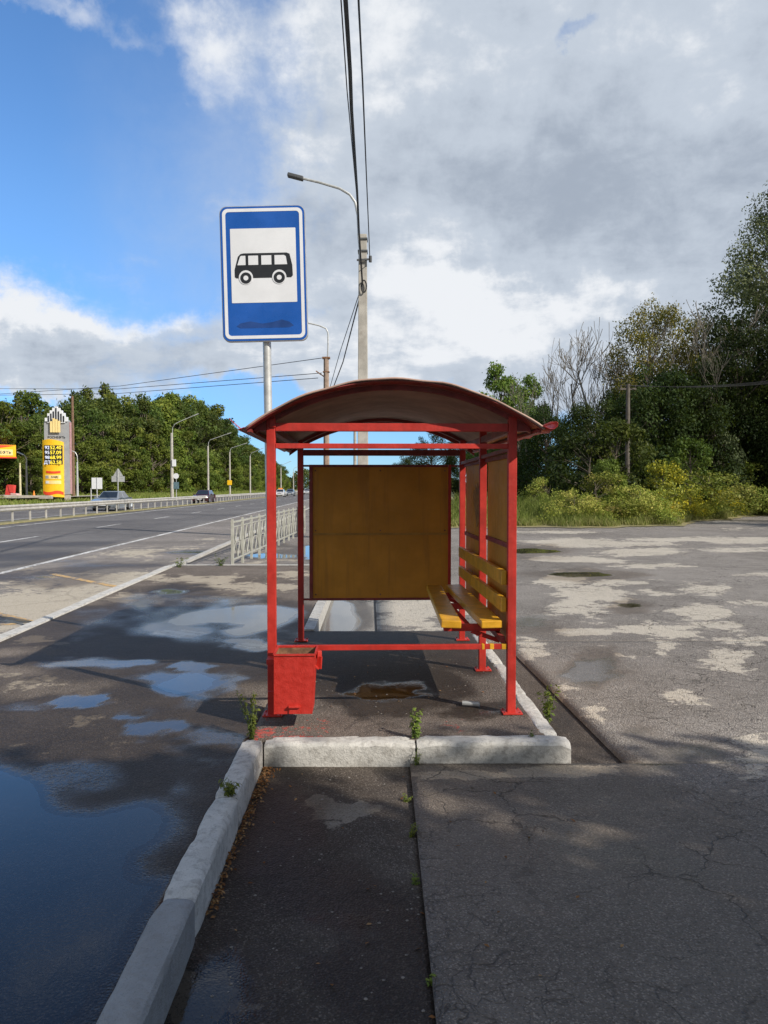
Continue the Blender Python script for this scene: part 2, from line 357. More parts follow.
def linemat(name, col):
    m, nt, b, out = newmat(name); p = pos(nt)
    n = nt.noise(p, 14, 6, 0.7); n2 = nt.noise(p, 1.1, 3)
    c = nt.mix(nt.ss(nt.math('ADD', n, nt.math('MULTIPLY', n2, 0.4)), 0.66, 0.80), col, (0.19, 0.175, 0.16))
    nt.put(b.inputs['Base Color'], c); b.inputs['Roughness'].default_value = 0.7; return m
M['line_white'] = linemat('line_white', (0.66, 0.65, 0.62)); M['line_yellow'] = linemat('line_yellow', (0.58, 0.36, 0.12))
def groundmat(name, a, b2, c2, sc):
    m, nt, b, out = newmat(name); p = pos(nt)
    n = nt.noise(p, sc, 6, 0.65); n2 = nt.noise(p, sc*12, 5, 0.7)
    c = nt.mix(nt.ss(n, 0.35, 0.65), a, b2); c = nt.mix(nt.ss(n2, 0.5, 0.7), c, c2)
    nt.put(b.inputs['Base Color'], c); b.inputs['Roughness'].default_value = 0.95
    nt.put(b.inputs['Normal'], nt.bump(n2, 0.8, 0.05)); return m
M['verge'] = groundmat('verge_grass', (0.16, 0.15, 0.06), (0.27, 0.23, 0.11), (0.36, 0.30, 0.17), 0.35)
M['terrain'] = groundmat('far_grass', (0.07, 0.09, 0.03), (0.12, 0.13, 0.05), (0.17, 0.16, 0.08), 0.05)
M['gravel'] = groundmat('station_gravel', (0.40, 0.36, 0.30), (0.50, 0.46, 0.39), (0.33, 0.28, 0.22), 0.4)

# ================================================================ GROUND
VN_ = np.random.default_rng(99).uniform(0, 1, (64, 64))
def vnoise(x, y):
    xi = np.floor(x).astype(int); yi = np.floor(y).astype(int); fx_ = x-xi; fy_ = y-yi; fx_ = fx_*fx_*(3-2*fx_); fy_ = fy_*fy_*(3-2*fy_)
    g = lambda i, j: VN_[i % 64, j % 64]
    return (g(xi, yi)*(1-fx_)+g(xi+1, yi)*fx_)*(1-fy_)+(g(xi, yi+1)*(1-fx_)+g(xi+1, yi+1)*fx_)*fy_
def blob_field(X, Y, blobs, z):
    out = np.zeros_like(X)
    for n_, (cx, cy, rx, ry, w) in enumerate(blobs):
        c = G(cx, cy, z); sx = max(1e-3, (G(cx+rx, cy, z)-c).length)
        a = G(cx, max(cy-ry, 492), z); b2 = G(cx, cy+ry, z); sy = max(1e-3, (a.y-b2.y)/2); ymid = (a.y+b2.y)/2
        k = (a.x-b2.x)/max(1e-3, a.y-b2.y)
        U = (X-(c.x+k*(Y-c.y)))/sx; Vv_ = (Y-ymid)/sy
        r = np.sqrt(U*U+Vv_*Vv_); o = n_*7.3
        r = r+1.1*(vnoise(U*1.1+o+30, Vv_*1.1+o)-0.5)+0.7*(vnoise(U*2.6+o, Vv_*2.6-o+50)-0.5)+0.4*(vnoise(U*6+o+9, Vv_*6+o)-0.5)
        out = np.maximum(out, w*np.clip(1.25*(1.0-r/1.6), 0, 1))
    return out
def outline(pts_px, z, rough, seed):
    rnd = random.Random(seed); pts = [G(x, y, z) for x, y in pts_px]; n = len(pts); out = []
    for i in range(n):                                   # Catmull-Rom through the outline, then ragged
        p0, p1, p2, p3 = pts[i-1], pts[i], pts[(i+1) % n], pts[(i+2) % n]
        for k in range(6):
            t = k/6
            q = 0.5*((2*p1)+(p2-p0)*t+(2*p0-5*p1+4*p2-p3)*t*t+(3*p1-p0-3*p2+p3)*t**3)
            ph = i+k/6; wv = math.sin(ph*2.3+seed)+0.7*math.sin(ph*4.1+seed*2.1)
            out.append(Vector((q.x+rnd.uniform(-1, 1)*rough+wv*rough*0.9, q.y+rnd.uniform(-1, 1)*rough+math.cos(ph*3.1+seed)*rough*1.3, z)))
    return out
PUD = []
def puddle(pts_px, z, rough=0.05, seed=1, soft=None, floor=0.004):
    o = outline(pts_px, z, rough, seed); PUD.append((o, z, floor, soft))
def poly_sd(X, Y, o):
    """signed distance on plan, positive inside"""
    P0 = np.array([(p.x, p.y) for p in o]); P1 = np.roll(P0, -1, 0); x = X.ravel(); y = Y.ravel(); best = np.full(x.shape, 1e9); ins = np.zeros(x.shape, bool)
    lo, hi = P0.min(0)-1.0, P0.max(0)+1.0; m = (x > lo[0]) & (x < hi[0]) & (y > lo[1]) & (y < hi[1]); xm, ym = x[m], y[m]; bm_ = np.full(xm.shape, 1e9); im = np.zeros(xm.shape, bool)
    for (ax, ay), (bx, by) in zip(P0, P1):
        dx, dy = bx-ax, by-ay; L2 = dx*dx+dy*dy+1e-12; t = np.clip(((xm-ax)*dx+(ym-ay)*dy)/L2, 0, 1); bm_ = np.minimum(bm_, np.hypot(xm-ax-t*dx, ym-ay-t*dy))
        c = (ay > ym) != (by > ym)
        if dy != 0: im ^= c & (xm < ax+(ym-ay)*dx/dy)
    best[m] = np.where(im, bm_, -bm_); best[~m] = -1e9
    return best.reshape(X.shape)
def ell(cx, cy, rx, ry, n=9, sk=0.0, seed=3):
    rnd = random.Random(seed); return [(cx+rx*math.cos(2*math.pi*i/n)*rnd.uniform(0.8, 1.12)+sk*ry*math.sin(2*math.pi*i/n), cy+ry*math.sin(2*math.pi*i/n)*rnd.uniform(0.82, 1.1)) for i in range(n)]
W0 = 0.004
ZS, ZL, ZR = -0.14, -0.115, -0.12      # sunken walk, lot, road
puddle([(-140, 740), (-40, 758), (10, 767), (38, 778), (52, 793), (60, 809), (92, 812), (128, 804), (158, 804), (178, 818), (166, 838), (142, 852), (139, 868), (158, 880), (163, 893), (150, 915), (132, 948), (112, 985), (100, 1012), (60, 1040), (-60, 1100), (-160, 1000)], W0, 0.008, seed=2)
puddle(ell(187, 684, 36, 11.5, 10, -0.5, 4), W0, 0.01)
puddle([(163, 622), (185, 613), (215, 608), (250, 605), (285, 606), (300, 612), (290, 622), (262, 632), (236, 636), (222, 631), (240, 625), (215, 623), (185, 626)], W0, 0.02, seed=9)
puddle(ell(178, 633, 32, 4.2, 10, 0, 10), W0, 0.02)
puddle(ell(252, 645, 20, 4, 8, 0, 11), W0, 0.02)
puddle(ell(170, 591.5, 17, 2.6, 8, 0, 12), W0, 0.03)
puddle([(356, 693), (368, 689.5), (384, 688.5), (402, 690), (416, 693), (408, 697), (392, 698.5), (374, 699), (360, 697)], W0, 0.01, seed=13)
puddle([(327, 602), (352, 602), (357, 612), (355, 630), (340, 632), (324, 631)], ZS+W0, 0.02, seed=14)
puddle(ell(531, 551, 24, 3, 8, 0, 15), ZL+W0, 0.08)
puddle(ell(578, 574.5, 34, 2.6, 9, 0, 16), ZL+W0, 0.06)
puddle(ell(632, 605, 10, 2.6, 8, 0, 17), ZL+W0, 0.03)
puddle([(160, 1030), (175, 1000), (198, 984), (225, 980), (240, 984), (238, 1010), (236, 1050), (150, 1060)], ZS+W0, 0.006, seed=22)
puddle(ell(312, 552, 14, 8, 8, 0, 23), -0.06+W0, 0.06)
puddle(ell(270, 556, 26, 2.5, 8, 0, 24), -0.06+W0, 0.06)
def lerp_rows(d0, d1, n, near=1.2):
    # rows get longer with distance
    t = np.linspace(0, 1, n); k0 = math.log(near); k1 = math.log(near+d1-d0)
    return d0+np.exp(k0+(k1-k0)*t)-near
def sheet(name, mat, patches, z, dry=(), damp=(), stain=(), wet=(), kind='structure', skirt=0.25, zfn=None):
    Vs = []; Qs = []; base = 0; A = {'dry': [], 'damp': [], 'stain': [], 'wet': []}
    for (xa, xb, rows, nc) in patches:
        nr = len(rows); t = np.linspace(0, 1, nc)
        X = np.stack([xa(d)+(xb(d)-xa(d))*t for d in rows]); Y = np.repeat(rows[:, None], nc, 1)
        Z = np.full_like(X, z) if zfn is None else zfn(X, Y)
        V = np.stack([X, Y, Z], -1).reshape(-1, 3)
        i = np.arange((nr-1)*nc).reshape(nr-1, nc)[:, :-1].ravel()
        Q = np.stack([i, i+1, i+nc+1, i+nc], -1)
        A['dry'].append(blob_field(X, Y, dry, z).ravel()); wa = blob_field(X, Y, wet, z); da = blob_field(X, Y, damp, z)
        for (o_, z_, fl_, so_) in PUD:
            if abs(z_-z) > 0.012: continue
            sz = max(0.04, min(0.22, 0.12*max(max(p.x for p in o_)-min(p.x for p in o_), 0.3))); sd_ = poly_sd(X, Y, o_)/sz
            wa = np.maximum(wa, np.clip(0.62+0.5*sd_, 0, 1.3)); da = np.maximum(da, np.clip(0.75+0.22*sd_, 0, 1.2))
        A['wet'].append(wa.ravel()); A['damp'].append(da.ravel()); A['stain'].append(blob_field(X, Y, stain, z).ravel())
        if skirt:
            loop = list(range(nc))+[r*nc+nc-1 for r in range(1, nr)]+[(nr-1)*nc+c for c in range(nc-2, -1, -1)]+[r*nc for r in range(nr-2, 0, -1)]
            lv = V[loop].copy(); lv[:, 2] -= skirt; n0 = len(V); m = len(loop)
            V = np.vstack([V, lv]); li = np.array(loop); j = np.arange(m); jn = (j+1) % m
            Q = np.vstack([Q, np.stack([li[jn], li[j], n0+j, n0+jn], -1)])
            for k in A: A[k][-1] = np.concatenate([A[k][-1], A[k][-1][li]])
        Vs.append(V); Qs.append(Q+base); base += len(V)
    me = np_mesh(name, np.vstack(Vs), np.vstack(Qs))
    for k, v in A.items():
        a = me.attributes.new(k, 'FLOAT', 'POINT'); a.data.foreach_set('value', np.concatenate(v).astype(np.float32))
    o = link(name, me, mat); tag(o, kind=kind); return o

xK = lambda d: -3.6-0.037*d            # roadside kerb line
xL = lambda d: -0.775-0.012*d          # left edge of the walk

sheet('ground', M['terrain'], [(lambda d: -1500, lambda d: 1500, np.array([-600., 0, 60, 200, 600, 2500]), 8)], -0.42, skirt=0)

# pavement left of the shelter (level with the platform)
left_damp_shade = [(70, 900, 190, 190, 1.0), (10, 780, 120, 60, 1.0), (185, 684, 60, 22, 1.0), (150, 724, 70, 26, 1.0), (225, 745, 90, 40, 1.0), (70, 702, 90, 14, 0.9), (120, 664, 120, 10, 1.0), (215, 618, 90, 22, 1.0), (190, 634, 80, 12, 1.0), (170, 592, 40, 9, 0.9), (245, 645, 60, 16, 1.0), (120, 640, 190, 30, 1.3), (210, 650, 90, 30, 1.2), (220, 620, 120, 24, 1.1), (120, 780, 110, 60, 0.9), (200, 800, 70, 60, 0.9), (130, 960, 120, 80, 0.9)]  # wet ground; the wide blobs also paint the roof shadow darker
left_dry = [(25, 683, 34, 10, 0.55), (86, 722, 22, 5, 0.5), (20, 795, 0.1, 0.1, 0), (140, 600, 24, 6, 0.8), (40, 642, 26, 5, 0.6), (225, 598, 40, 6, 0.7), (250, 588, 40, 5, 0.8), (215, 580, 36, 4, 0.8), (160, 578, 26, 4, 0.7), (290, 575, 40, 4, 0.8), (100, 744, 24, 6, 0.35), (30, 752, 30, 8, 0.35), (255, 606, 25, 4, 0.6), (130, 598, 30, 6, 0.6)]
sheet('pavement', M['asph_left'], [(xK, xL, np.concatenate([np.linspace(-6, 1.2, 12)[:-1], lerp_rows(1.2, 15.4, 150)]), 70)], 0.0, left_dry, left_damp_shade, [], [(152, 725, 34, 10, 1.1), (80, 703, 34, 6, 1.0), (115, 664, 60, 5, 1.1), (188, 666, 22, 5, 1.0), (228, 745, 60, 16, 0.62), (30, 705, 50, 8, 0.6), (187, 684, 50, 17, 0.85), (200, 617, 90, 22, 0.75), (252, 645, 34, 8, 1.0), (175, 800, 60, 50, 0.55), (60, 780, 60, 30, 0.6)])
sheet('pavement_beyond', M['asph_bay'], [(xK, lambda d: -0.75-0.02*d, lerp_rows(15.4, 60, 60), 20)], -0.06, [(270, 560, 30, 4, 0.7), (250, 552, 20, 3, 0.6)], [(300, 552, 30, 8, 0.8)])
# platform under the shelter
sheet('platform', M['asph_plat'], [(xL, lambda d: 1.10-0.019*d, np.linspace(4.70, 8.29, 80), 50)], 0.0,
      [(420, 655, 60, 12, 0.3)], [(385, 692, 60, 14, 1.0), (480, 712, 40, 8, 0.7), (340, 660, 90, 30, 1.2), (400, 650, 90, 30, 1.2), (390, 680, 70, 24, 1.2)],  # last three blobs also deepen the roof shadow in the colour
      [(295, 728, 38, 9, 0.72), (262, 735, 16, 7, 0.75), (320, 722, 18, 5, 0.6), (300, 738, 34, 4, 0.75), (452, 728, 14, 7, 0.55), (395, 730, 30, 8, 0.4), (480, 722, 30, 6, 0.4), (270, 742, 40, 5, 0.6)], [(480, 712, 34, 6, 0.7), (388, 693, 46, 9, 0.8)])
# sunken walk in front and behind
joint_f = lambda d: 0.172-0.003*d
sheet('walkway', M['asph_slab'], [(xL, joint_f, np.concatenate([np.linspace(-6, 1.5, 10)[:-1], np.linspace(1.5, 4.64, 90)]), 40)], ZS,
      [(340, 809, 27, 10, 1.3), (200, 1004, 36, 24, 0.9)], [(340, 808, 0.1, 0.1, 0.0), (200, 1010, 50, 40, 1.0), (260, 870, 110, 110, 0.75), (380, 990, 80, 60, 0.8), (330, 930, 120, 80, 0.6)], [(330, 880, 30, 40, 0.35), (300, 1000, 40, 30, 0.4), (250, 800, 20, 40, 0.4)], [(330, 930, 100, 70, 0.5), (200, 1008, 60, 50, 0.7), (345, 850, 60, 40, 0.4)])  # near pale blob: silt, also painting the puddle's pale sky reflection
sheet('walkway_beyond', M['asph_rear'], [(lambda d: -0.75-0.012*d, lambda d: 0.1-0.02*d, np.linspace(8.27, 40, 90), 16)], ZS, [], [(340, 615, 30, 25, 1.0)])
# gutter strip right of the platform, and the lot
strip_r = lambda d: 1.475-0.045*(d-4.58)
sheet('gutter', M['asph_strip'], [(lambda d: 1.05-0.019*d, strip_r, np.linspace(4.58, 8.28, 40), 14)], ZS-0.005, [], [(590, 745, 40, 30, 0.5), (570, 715, 24, 40, 0.5)])
lot_dry = [(585, 596, 40, 20, 0.95), (560, 582, 28, 6, 0.8), (708, 590, 30, 6, 0.85), (700, 613, 30, 9, 0.85), (755, 603, 30, 3, 0.7), (600, 630, 36, 6, 0.85), (660, 634, 36, 14, 0.9), (735, 661, 24, 11, 0.9), (683, 699, 22, 10, 0.9), (755, 765, 32, 26, 0.95), (745, 740, 16, 6, 0.7), (614, 655, 10, 5, 0.6), (590, 718, 22, 16, 0.6), (560, 690, 18, 10, 0.65), (583, 692, 10, 8, 0.5), (620, 582, 30, 3, 0.8), (650, 566, 40, 3, 0.8), (700, 540, 80, 4, 0.85), (600, 543, 70, 4, 0.85), (640, 552, 50, 4, 0.8), (750, 575, 24, 3, 0.6), (720, 625, 24, 6, 0.7), (750, 640, 30, 6, 0.7), (530, 650, 14, 18, 0.9), (650, 592, 12, 3, 0.8), (560, 770, 80, 7, 0.75), (470, 776, 60, 5, 0.8), (430, 790, 20, 8, 0.4), (740, 550, 40, 3, 0.6), (610, 794, 44, 8, 0.45), (575, 560, 40, 4, 0.8), (420, 608, 60, 10, 0.9), (420, 625, 40, 8, 0.7), (690, 520, 60, 2, 0.6), (540, 532, 50, 3, 0.7), (740, 528, 30, 2, 0.5)]
lot_damp = [(675, 752, 50, 26, 0.6), (595, 670, 30, 18, 0.8), (530, 552, 40, 8, 0.9), (580, 575, 50, 6, 1.0), (632, 606, 18, 6, 1.0), (530, 624, 36, 12, 0.9), (560, 640, 30, 12, 0.45), (530, 900, 200, 150, 1.1), (700, 890, 200, 100, 0.95), (480, 1000, 200, 90, 1.1), (740, 1000, 200, 90, 0.9), (480, 830, 120, 50, 0.9), (620, 810, 100, 30, 0.7)]
rows_near = np.concatenate([np.linspace(-14, 1.2, 14)[:-1], np.linspace(1.2, 4.6, 70)])
sheet('parking_lot', M['asph_lot'], [
    (joint_f, lambda d: 12.0, rows_near, 120), (lambda d: 12.0, lambda d: 45.0, rows_near[::6], 8),
    (strip_r, lambda d: 16.0, np.linspace(4.6, 8.30, 60), 120), (lambda d: 16.0, lambda d: 45.0, np.linspace(4.6, 8.30, 6), 8),
    (lambda d: 0.1-0.02*d, lambda d: 30.0, lerp_rows(8.30, 47, 120, 3.0), 110), (lambda d: 30.0, lambda d: 45.0, np.linspace(8.30, 47, 10), 4)],
    ZL, lot_dry, lot_damp, [(500, 850, 22, 60, 0.35), (480, 900, 16, 50, 0.3)], [(675, 752, 50, 24, 0.75), (592, 674, 30, 13, 0.85), (530, 624, 30, 10, 0.8), (545, 850, 70, 50, 0.5), (640, 870, 80, 40, 0.5), (720, 940, 60, 50, 0.45), (560, 930, 40, 60, 0.4)])
# highway
xE = lambda d: -7.05-0.035*d
bay_dry = [(60, 590, 90, 22, 0.85), (30, 610, 70, 14, 0.9), (110, 578, 60, 7, 0.8), (40, 560, 0.1, .1, 0), (135, 553, 30, 3, 0.8), (95, 557, 16, 2, 0.7), (170, 548, 30, 3, 0.7), (170, 562, 30, 3, 0.6), (210, 540, 30, 3, 0.6), (180, 533, 16, 2, 0.5)]
bay_damp = [(110, 565, 50, 3, 0.9), (40, 577, 60, 5, 0.9), (60, 584, 40, 6, 0.8), (200, 553, 40, 3, 0.6)]
rr = lerp_rows(-14, 520, 150, 14.0)
sheet('bus_bay', M['asph_bay'], [(xE, xK, rr, 26)], ZR, bay_dry, bay_damp, [], [(110, 563, 60, 3, 0.8), (200, 553, 50, 3, 0.7), (40, 577, 50, 4, 0.7)])
sheet('road', M['asph_road'], [(lambda d: -16.1-0.034*d, xE, rr, 24)], ZR, [(130, 548, 60, 2, 0.5)], [(40, 555, 90, 6, 0.9), (60, 545, 80, 3, 0.5), (90, 522, 80, 2, 0.4)])
sheet('road_opposite', M['asph_road'], [(lambda d: -27.0-0.034*d, lambda d: -17.2-0.034*d, rr, 16)], ZR)
sheet('median_verge', M['verge'], [(lambda d: -17.2-0.034*d, lambda d: -16.1-0.034*d, rr, 4)], ZR+0.05)
sheet('far_bank', M['verge'], [(lambda d: -300-0.034*d, lambda d: -27.0-0.034*d, rr, 60)], 0, zfn=lambda X, Y: np.clip((-27.0-0.034*Y-X)/9.0, 0, 1)*0.75-0.10)
sheet('station_apron', M['gravel'], [(lambda d: -75.0, lambda d: -31.5, np.linspace(66, 96, 8), 8)], 0, skirt=0, zfn=lambda X, Y: np.full_like(X, 0.68))
# grass verge beyond the lot: ragged edge
def verge_front(x): return 32.0+np.clip((x-10.0)*0.55, 0, 2.5)+np.clip((x-13.0)*1.18, 0, 60)+0.35*np.sin(x*1.3)+0.25*np.sin(x*3.7+1)
def vd(px): return float(np.interp(px, [480, 640, 709, 768, 830], [32, 33.2, 38.6, 47.5, 59]))
vx = np.linspace(-2.0, 60, 130); vt = np.linspace(0, 1, 24)**1.6
VX = np.repeat(vx[:, None], len(vt), 1); VY = verge_front(VX)+vt[None, :]*80
VZ = -0.09+0.35*np.clip((VY-verge_front(VX)-0.3)/5, 0, 1)
Vv = np.stack([VX, VY, VZ], -1).reshape(-1, 3); ii = np.arange((len(vx)-1)*len(vt)).reshape(len(vx)-1, len(vt))[:, :-1].ravel()
tag(link('grass_verge', np_mesh('grass_verge', Vv, np.stack([ii, ii+len(vt), ii+len(vt)+1, ii+1], -1)), M['verge']), kind='structure')

# painted lines on the road
def strip_line(name, mat, segs, z):
    mb = MB()
    for (x0, y0, x1, y1, w) in segs:
        a = Vector((x0, y0, z)); b2 = Vector((x1, y1, z)); n = max(2, int((b2-a).length/3)); s = Vector((-(b2-a).y, (b2-a).x, 0)).normalized()*w/2
        for i in range(n):
            p = a.lerp(b2, i/n); q = a.lerp(b2, (i+1)/n); mb.add([p-s, q-s, q+s, p+s], [(0, 3, 2, 1)])
    return tag(mb.build(name, mat), kind='structure')
ZM = ZR+0.004
strip_line('edge_line', M['line_white'], [(-6.98-0.035*-14, -14, -6.98-0.035*300, 300, 0.16), (-15.0-0.034*-14, -14, -15.0-0.034*300, 300, 0.16), (-18.2, 0, -18.2-0.034*300, 300, 0.15), (-26.0, 0, -26.0-0.034*300, 300, 0.15)], ZM)
segs = []
for k in range(40):
    y = -5.0+k*9.3+0.3
    segs.append((-11.0-0.035*y, y, -11.0-0.035*(y+3.2), y+3.2, 0.14)); segs.append((-22.0-0.034*y, y, -22.0-0.034*(y+3.2), y+3.2, 0.14))
strip_line('lane_dashes', M['line_white'], segs, ZM)
a1, a2 = G(52, 574, ZR), G(122, 588, ZR); b1, b2 = G(-60, 600, ZR), G(30, 622, ZR)
c1 = G(-90, 626, ZR); c2 = G(28, 623, ZR)
strip_line('zigzag_marking', M['line_yellow'], [(a1.x, a1.y, a2.x, a2.y, 0.14), (b1.x, b1.y, b2.x, b2.y, 0.14), (c1.x, c1.y, c2.x-0.1, c2.y-0.08, 0.12)], ZM)

# long kerbs
def kerb_run(name, x_of, d0, d1, w, z0, z1, mat, step=1.0):
    mb = MB(); d = d0
    while d < d1:
        e = min(d+step-0.012, d1); j = random.uniform(-0.006, 0.006)
        mb.add([(x_of(d)-w/2, d, z0), (x_of(d)+w/2, d, z0), (x_of(e)+w/2, e, z0), (x_of(e)-w/2, e, z0),
                (x_of(d)-w/2+.015, d, z1+j), (x_of(d)+w/2-.015, d, z1+j), (x_of(e)+w/2-.015, e, z1+j), (x_of(e)-w/2+.015, e, z1+j)],
               [(0, 3, 2, 1), (4, 5, 6, 7), (0, 1, 5, 4), (2, 3, 7, 6), (1, 2, 6, 5), (0, 4, 7, 3)])
        d += step
    return tag(mb.build(name, mat), kind='structure')
kerb_run('roadside_kerb', lambda d: xK(d)-0.05, -6, 15.3, 0.17, -0.3, 0.022, M['kerb'])
kerb_run('roadside_kerb_beyond', lambda d: xK(d)-0.05, 15.3, 90, 0.15, -0.3, 0.0, M['kerb_worn'])
kerb_run('rear_kerb', lambda d: -0.70-0.014*d, 8.30, 24, 0.15, -0.3, 0.012, M['kerb_worn'])
mb = MB(); mb.box((-2.45, 15.42, -0.05), (3.3, 0.12, 0.12)); tag(mb.build('pavement_edge', M['kerb_worn'], bevel=0.01), kind='structure')

# puddles
for (o_, z_, fl_, so_) in PUD:
    # the clear water sits a little inside the wet margin
    n_ = len(o_); xs_ = [p.x for p in o_]; ys_ = [p.y for p in o_]; ins_ = min(0.06, 0.10*min(max(xs_)-min(xs_), max(ys_)-min(ys_)))
    area_ = sum(o_[i].x*o_[(i+1) % n_].y-o_[(i+1) % n_].x*o_[i].y for i in range(n_)); sg_n = 1 if area_ > 0 else -1; pts_ = []
    for i in range(n_):
        t_ = (o_[(i+3) % n_]-o_[i-3]).normalized(); pts_.append(Vector((o_[i].x-t_.y*ins_*sg_n, o_[i].y+t_.x*ins_*sg_n, o_[i].z-0.002)))
    mb = MB(); mb.add(pts_, [tuple(range(n_))]); ob = mb.build('puddle', M['water']); tag(ob, kind='structure')
    bm = bmesh.new(); bm.from_mesh(ob.data); bmesh.ops.triangulate(bm, faces=bm.faces, ngon_method='EAR_CLIP')
    for f in bm.faces:
        if f.normal.z < 0: f.normal_flip()
    bm.to_mesh(ob.data); bm.free()

# ================================================================ KERB STONES round the platform
def kerbstone(a, b, w, zb, zt, mat, label, bevel=0.022, jitter=0.0032, seed=0):
    """a,b: centre line ends on plan"""
    a = Vector((*a, 0)); b = Vector((*b, 0)); d = b-a; L = d.length; ang = math.atan2(d.y, d.x)
    rnd = random.Random(seed); n = max(4, int(L/0.06)); nw = 8
    prof = []                                             # rounded top profile across the width
    h = zt-zb
    for t in (0, 0.5, 0.88): prof.append((-w/2, h*t))
    prof.append((-w/2, h-0.019))
    for t in np.linspace(-0.42, 0.42, 7): prof.append((w*t, h-0.005*(abs(t)/0.42)**4))
    prof.append((w/2, h-0.019))
    for t in (0.88, 0.5, 0): prof.append((w/2, h*t))
    k = len(prof); V = []; Fc = []; chip = [max(0.0, rnd.uniform(-0.035, 0.014)) for _ in range(2*(n+1))]
    for i in range(n+1):
        s = L*i/n; e = min(s, L-s); rr_ = 1-0.06*max(0, 1-e/0.03)
        for (y, z) in prof:
            j = lambda: rnd.uniform(-jitter, jitter)
            if z > h*0.85 and abs(y) > w*0.30: z = z-chip[i+(n+1 if y > 0 else 0)]*(1.0 if jitter > 0.0025 else 0.3); y = y*(1-chip[i+(n+1 if y > 0 else 0)]*3.0)
            V.append((s, y*rr_+j()*0.6, z-(0.012*max(0, 1-e/0.03) if z > h*0.6 else 0)+(j() if z > 0.02 else 0)))
    for i in range(n):
        for q in range(k-1): Fc.append((i*k+q, i*k+q+1, (i+1)*k+q+1, (i+1)*k+q))
    Fc.append(tuple(range(k))); Fc.append(tuple(range(n*k, n*k+k)))
    mb = MB(); mb.add(V, Fc); ob = mb.build('kerb_stone', mat, smooth=True)
    ob.location = (a.x, a.y, zb); ob.rotation_euler = (0, 0, ang)
    tag(ob, label, 'kerb stone', 'kerb stones round the platform and walk'); return ob
zb = -0.30
kerbstone((-0.727, 4.69), (0.190, 4.69), 0.155, zb, 0.004, M['kerb'], 'blue-grey whitewashed kerb stone along the front of the platform, below the red bin', seed=1)
kerbstone((0.200, 4.685), (1.135, 4.69), 0.16, zb, 0.010, M['kerb'], 'pale whitewashed kerb stone along the front of the platform, below the bench end', seed=2)
for i, (d0, d1) in enumerate(((4.785, 5.75), (5.76, 6.75), (6.76, 7.6), (7.61, 8.3))):
    f = lambda d: 1.13-0.019*d
    kerbstone((f(d0), d0), (f(d1), d1), 0.115, zb, 0.008, M['kerb'] if i % 2 == 0 else M['kerb_worn'], ['white edging stone beside the weed at the right front corner of the platform', 'grey edging stone just behind the right front post foot', 'edging stone by the middle bench post foot', 'farthest edging stone on the platform right side'][i], seed=4+i)
fl = lambda d: -0.726-0.0155*d
kerbstone((fl(3.78), 3.78), (fl(4.64), 4.64), 0.125, zb, 0.026, M['kerb'], 'whitewashed kerb stone at the far end of the left row, touching the tall weed', seed=9)
kerbstone((fl(2.83), 2.83), (fl(3.77), 3.77), 0.128, zb, 0.026, M['kerb'], 'rough whitewashed kerb stone in the left row, next to the big puddle', seed=10)
kerbstone((fl(1.7), 1.7), (fl(2.82), 2.82), 0.136, zb, 0.032, M['kerb_cement'], 'smooth grey cement-coated kerb stone at the near end of the left row', jitter=0.002, seed=11)
kerbstone((fl(0.6), 0.6), (fl(1.69), 1.69), 0.13, zb, 0.026, M['kerb_cement'], 'smooth grey cement-coated kerb stone at the near end of the left row', jitter=0.002, seed=12)

# ================================================================ BUS SHELTER
sh = thing('bus_shelter', (0.056, 5.23, 0), 'red steel bus shelter with curved brown roof, yellow panels and yellow bench', 'bus shelter', rz=0.031)
HW = 0.818; DEP = 2.55; PW = 0.058
def roof_arc(t, R0=1.635, top=2.27, half=0.985): # t -1..1
    x = half*t; return x, top-R0+math.sqrt(R0*R0-x*x)
post_bm = []
for u, v, ztop in ((-HW, 0, 2.03), (HW, 0, 2.03), (HW, 1.25, 2.03), (-HW, DEP, 2.03), (HW, DEP, 2.03)):
    mb = MB(); mb.box((u, v, ztop/2+0.004), (PW, PW, ztop)); p = mb.build('post', M['red'], sh, bevel=0.004)
    mb = MB(); mb.box((u+0.005, v, 0.008), (0.135, 0.12, 0.010))
    for sx in (-1, 1):
        for sy in (-1, 1): mb.tube([(u+0.005+sx*0.052, v+sy*0.046, 0.012), (u+0.005+sx*0.052, v+sy*0.046, 0.022)], 0.007, 6)
    mb.build('base_plate', M['red'], p, bevel=0.002)
# cap tab on front left post
mb = MB(); mb.box((-HW+0.012, -0.034, 1.985), (0.045, 0.012, 0.06)); mb.build('bolt_tab', M['red'], sh, bevel=0.006)
# beams
mb = MB(); mb.box((0.0, 0, 1.960), (2*HW-PW-0.004, 0.05, 0.054)); mb.build('beam', M['red'], sh, bevel=0.003)
mb = MB(); mb.box((0.0, 0.003, 1.834), (2*HW-PW-0.004, 0.036, 0.034)); mb.build('beam', M['red'], sh, bevel=0.003)
for s_ in (-1, 1): mb = MB(); mb.box((s_*(HW+0.075), 0, 1.960), (0.09, 0.05, 0.052)); mb.build('beam_end', M['dark_shaded_red'], sh, bevel=0.003)
mb = MB(); mb.box((0.0, DEP, 1.905), (2*HW-PW-0.004, 0.05, 0.06)); mb.build('beam', M['dark_shaded_red'], sh, bevel=0.003)
for s in (-1, 1):
    mb = MB(); mb.box((s*HW, DEP/2, 1.955), (0.046, DEP-PW-0.004, 0.05)); mb.build('eave_beam', M['dark_shaded_red'], sh, bevel=0.003)
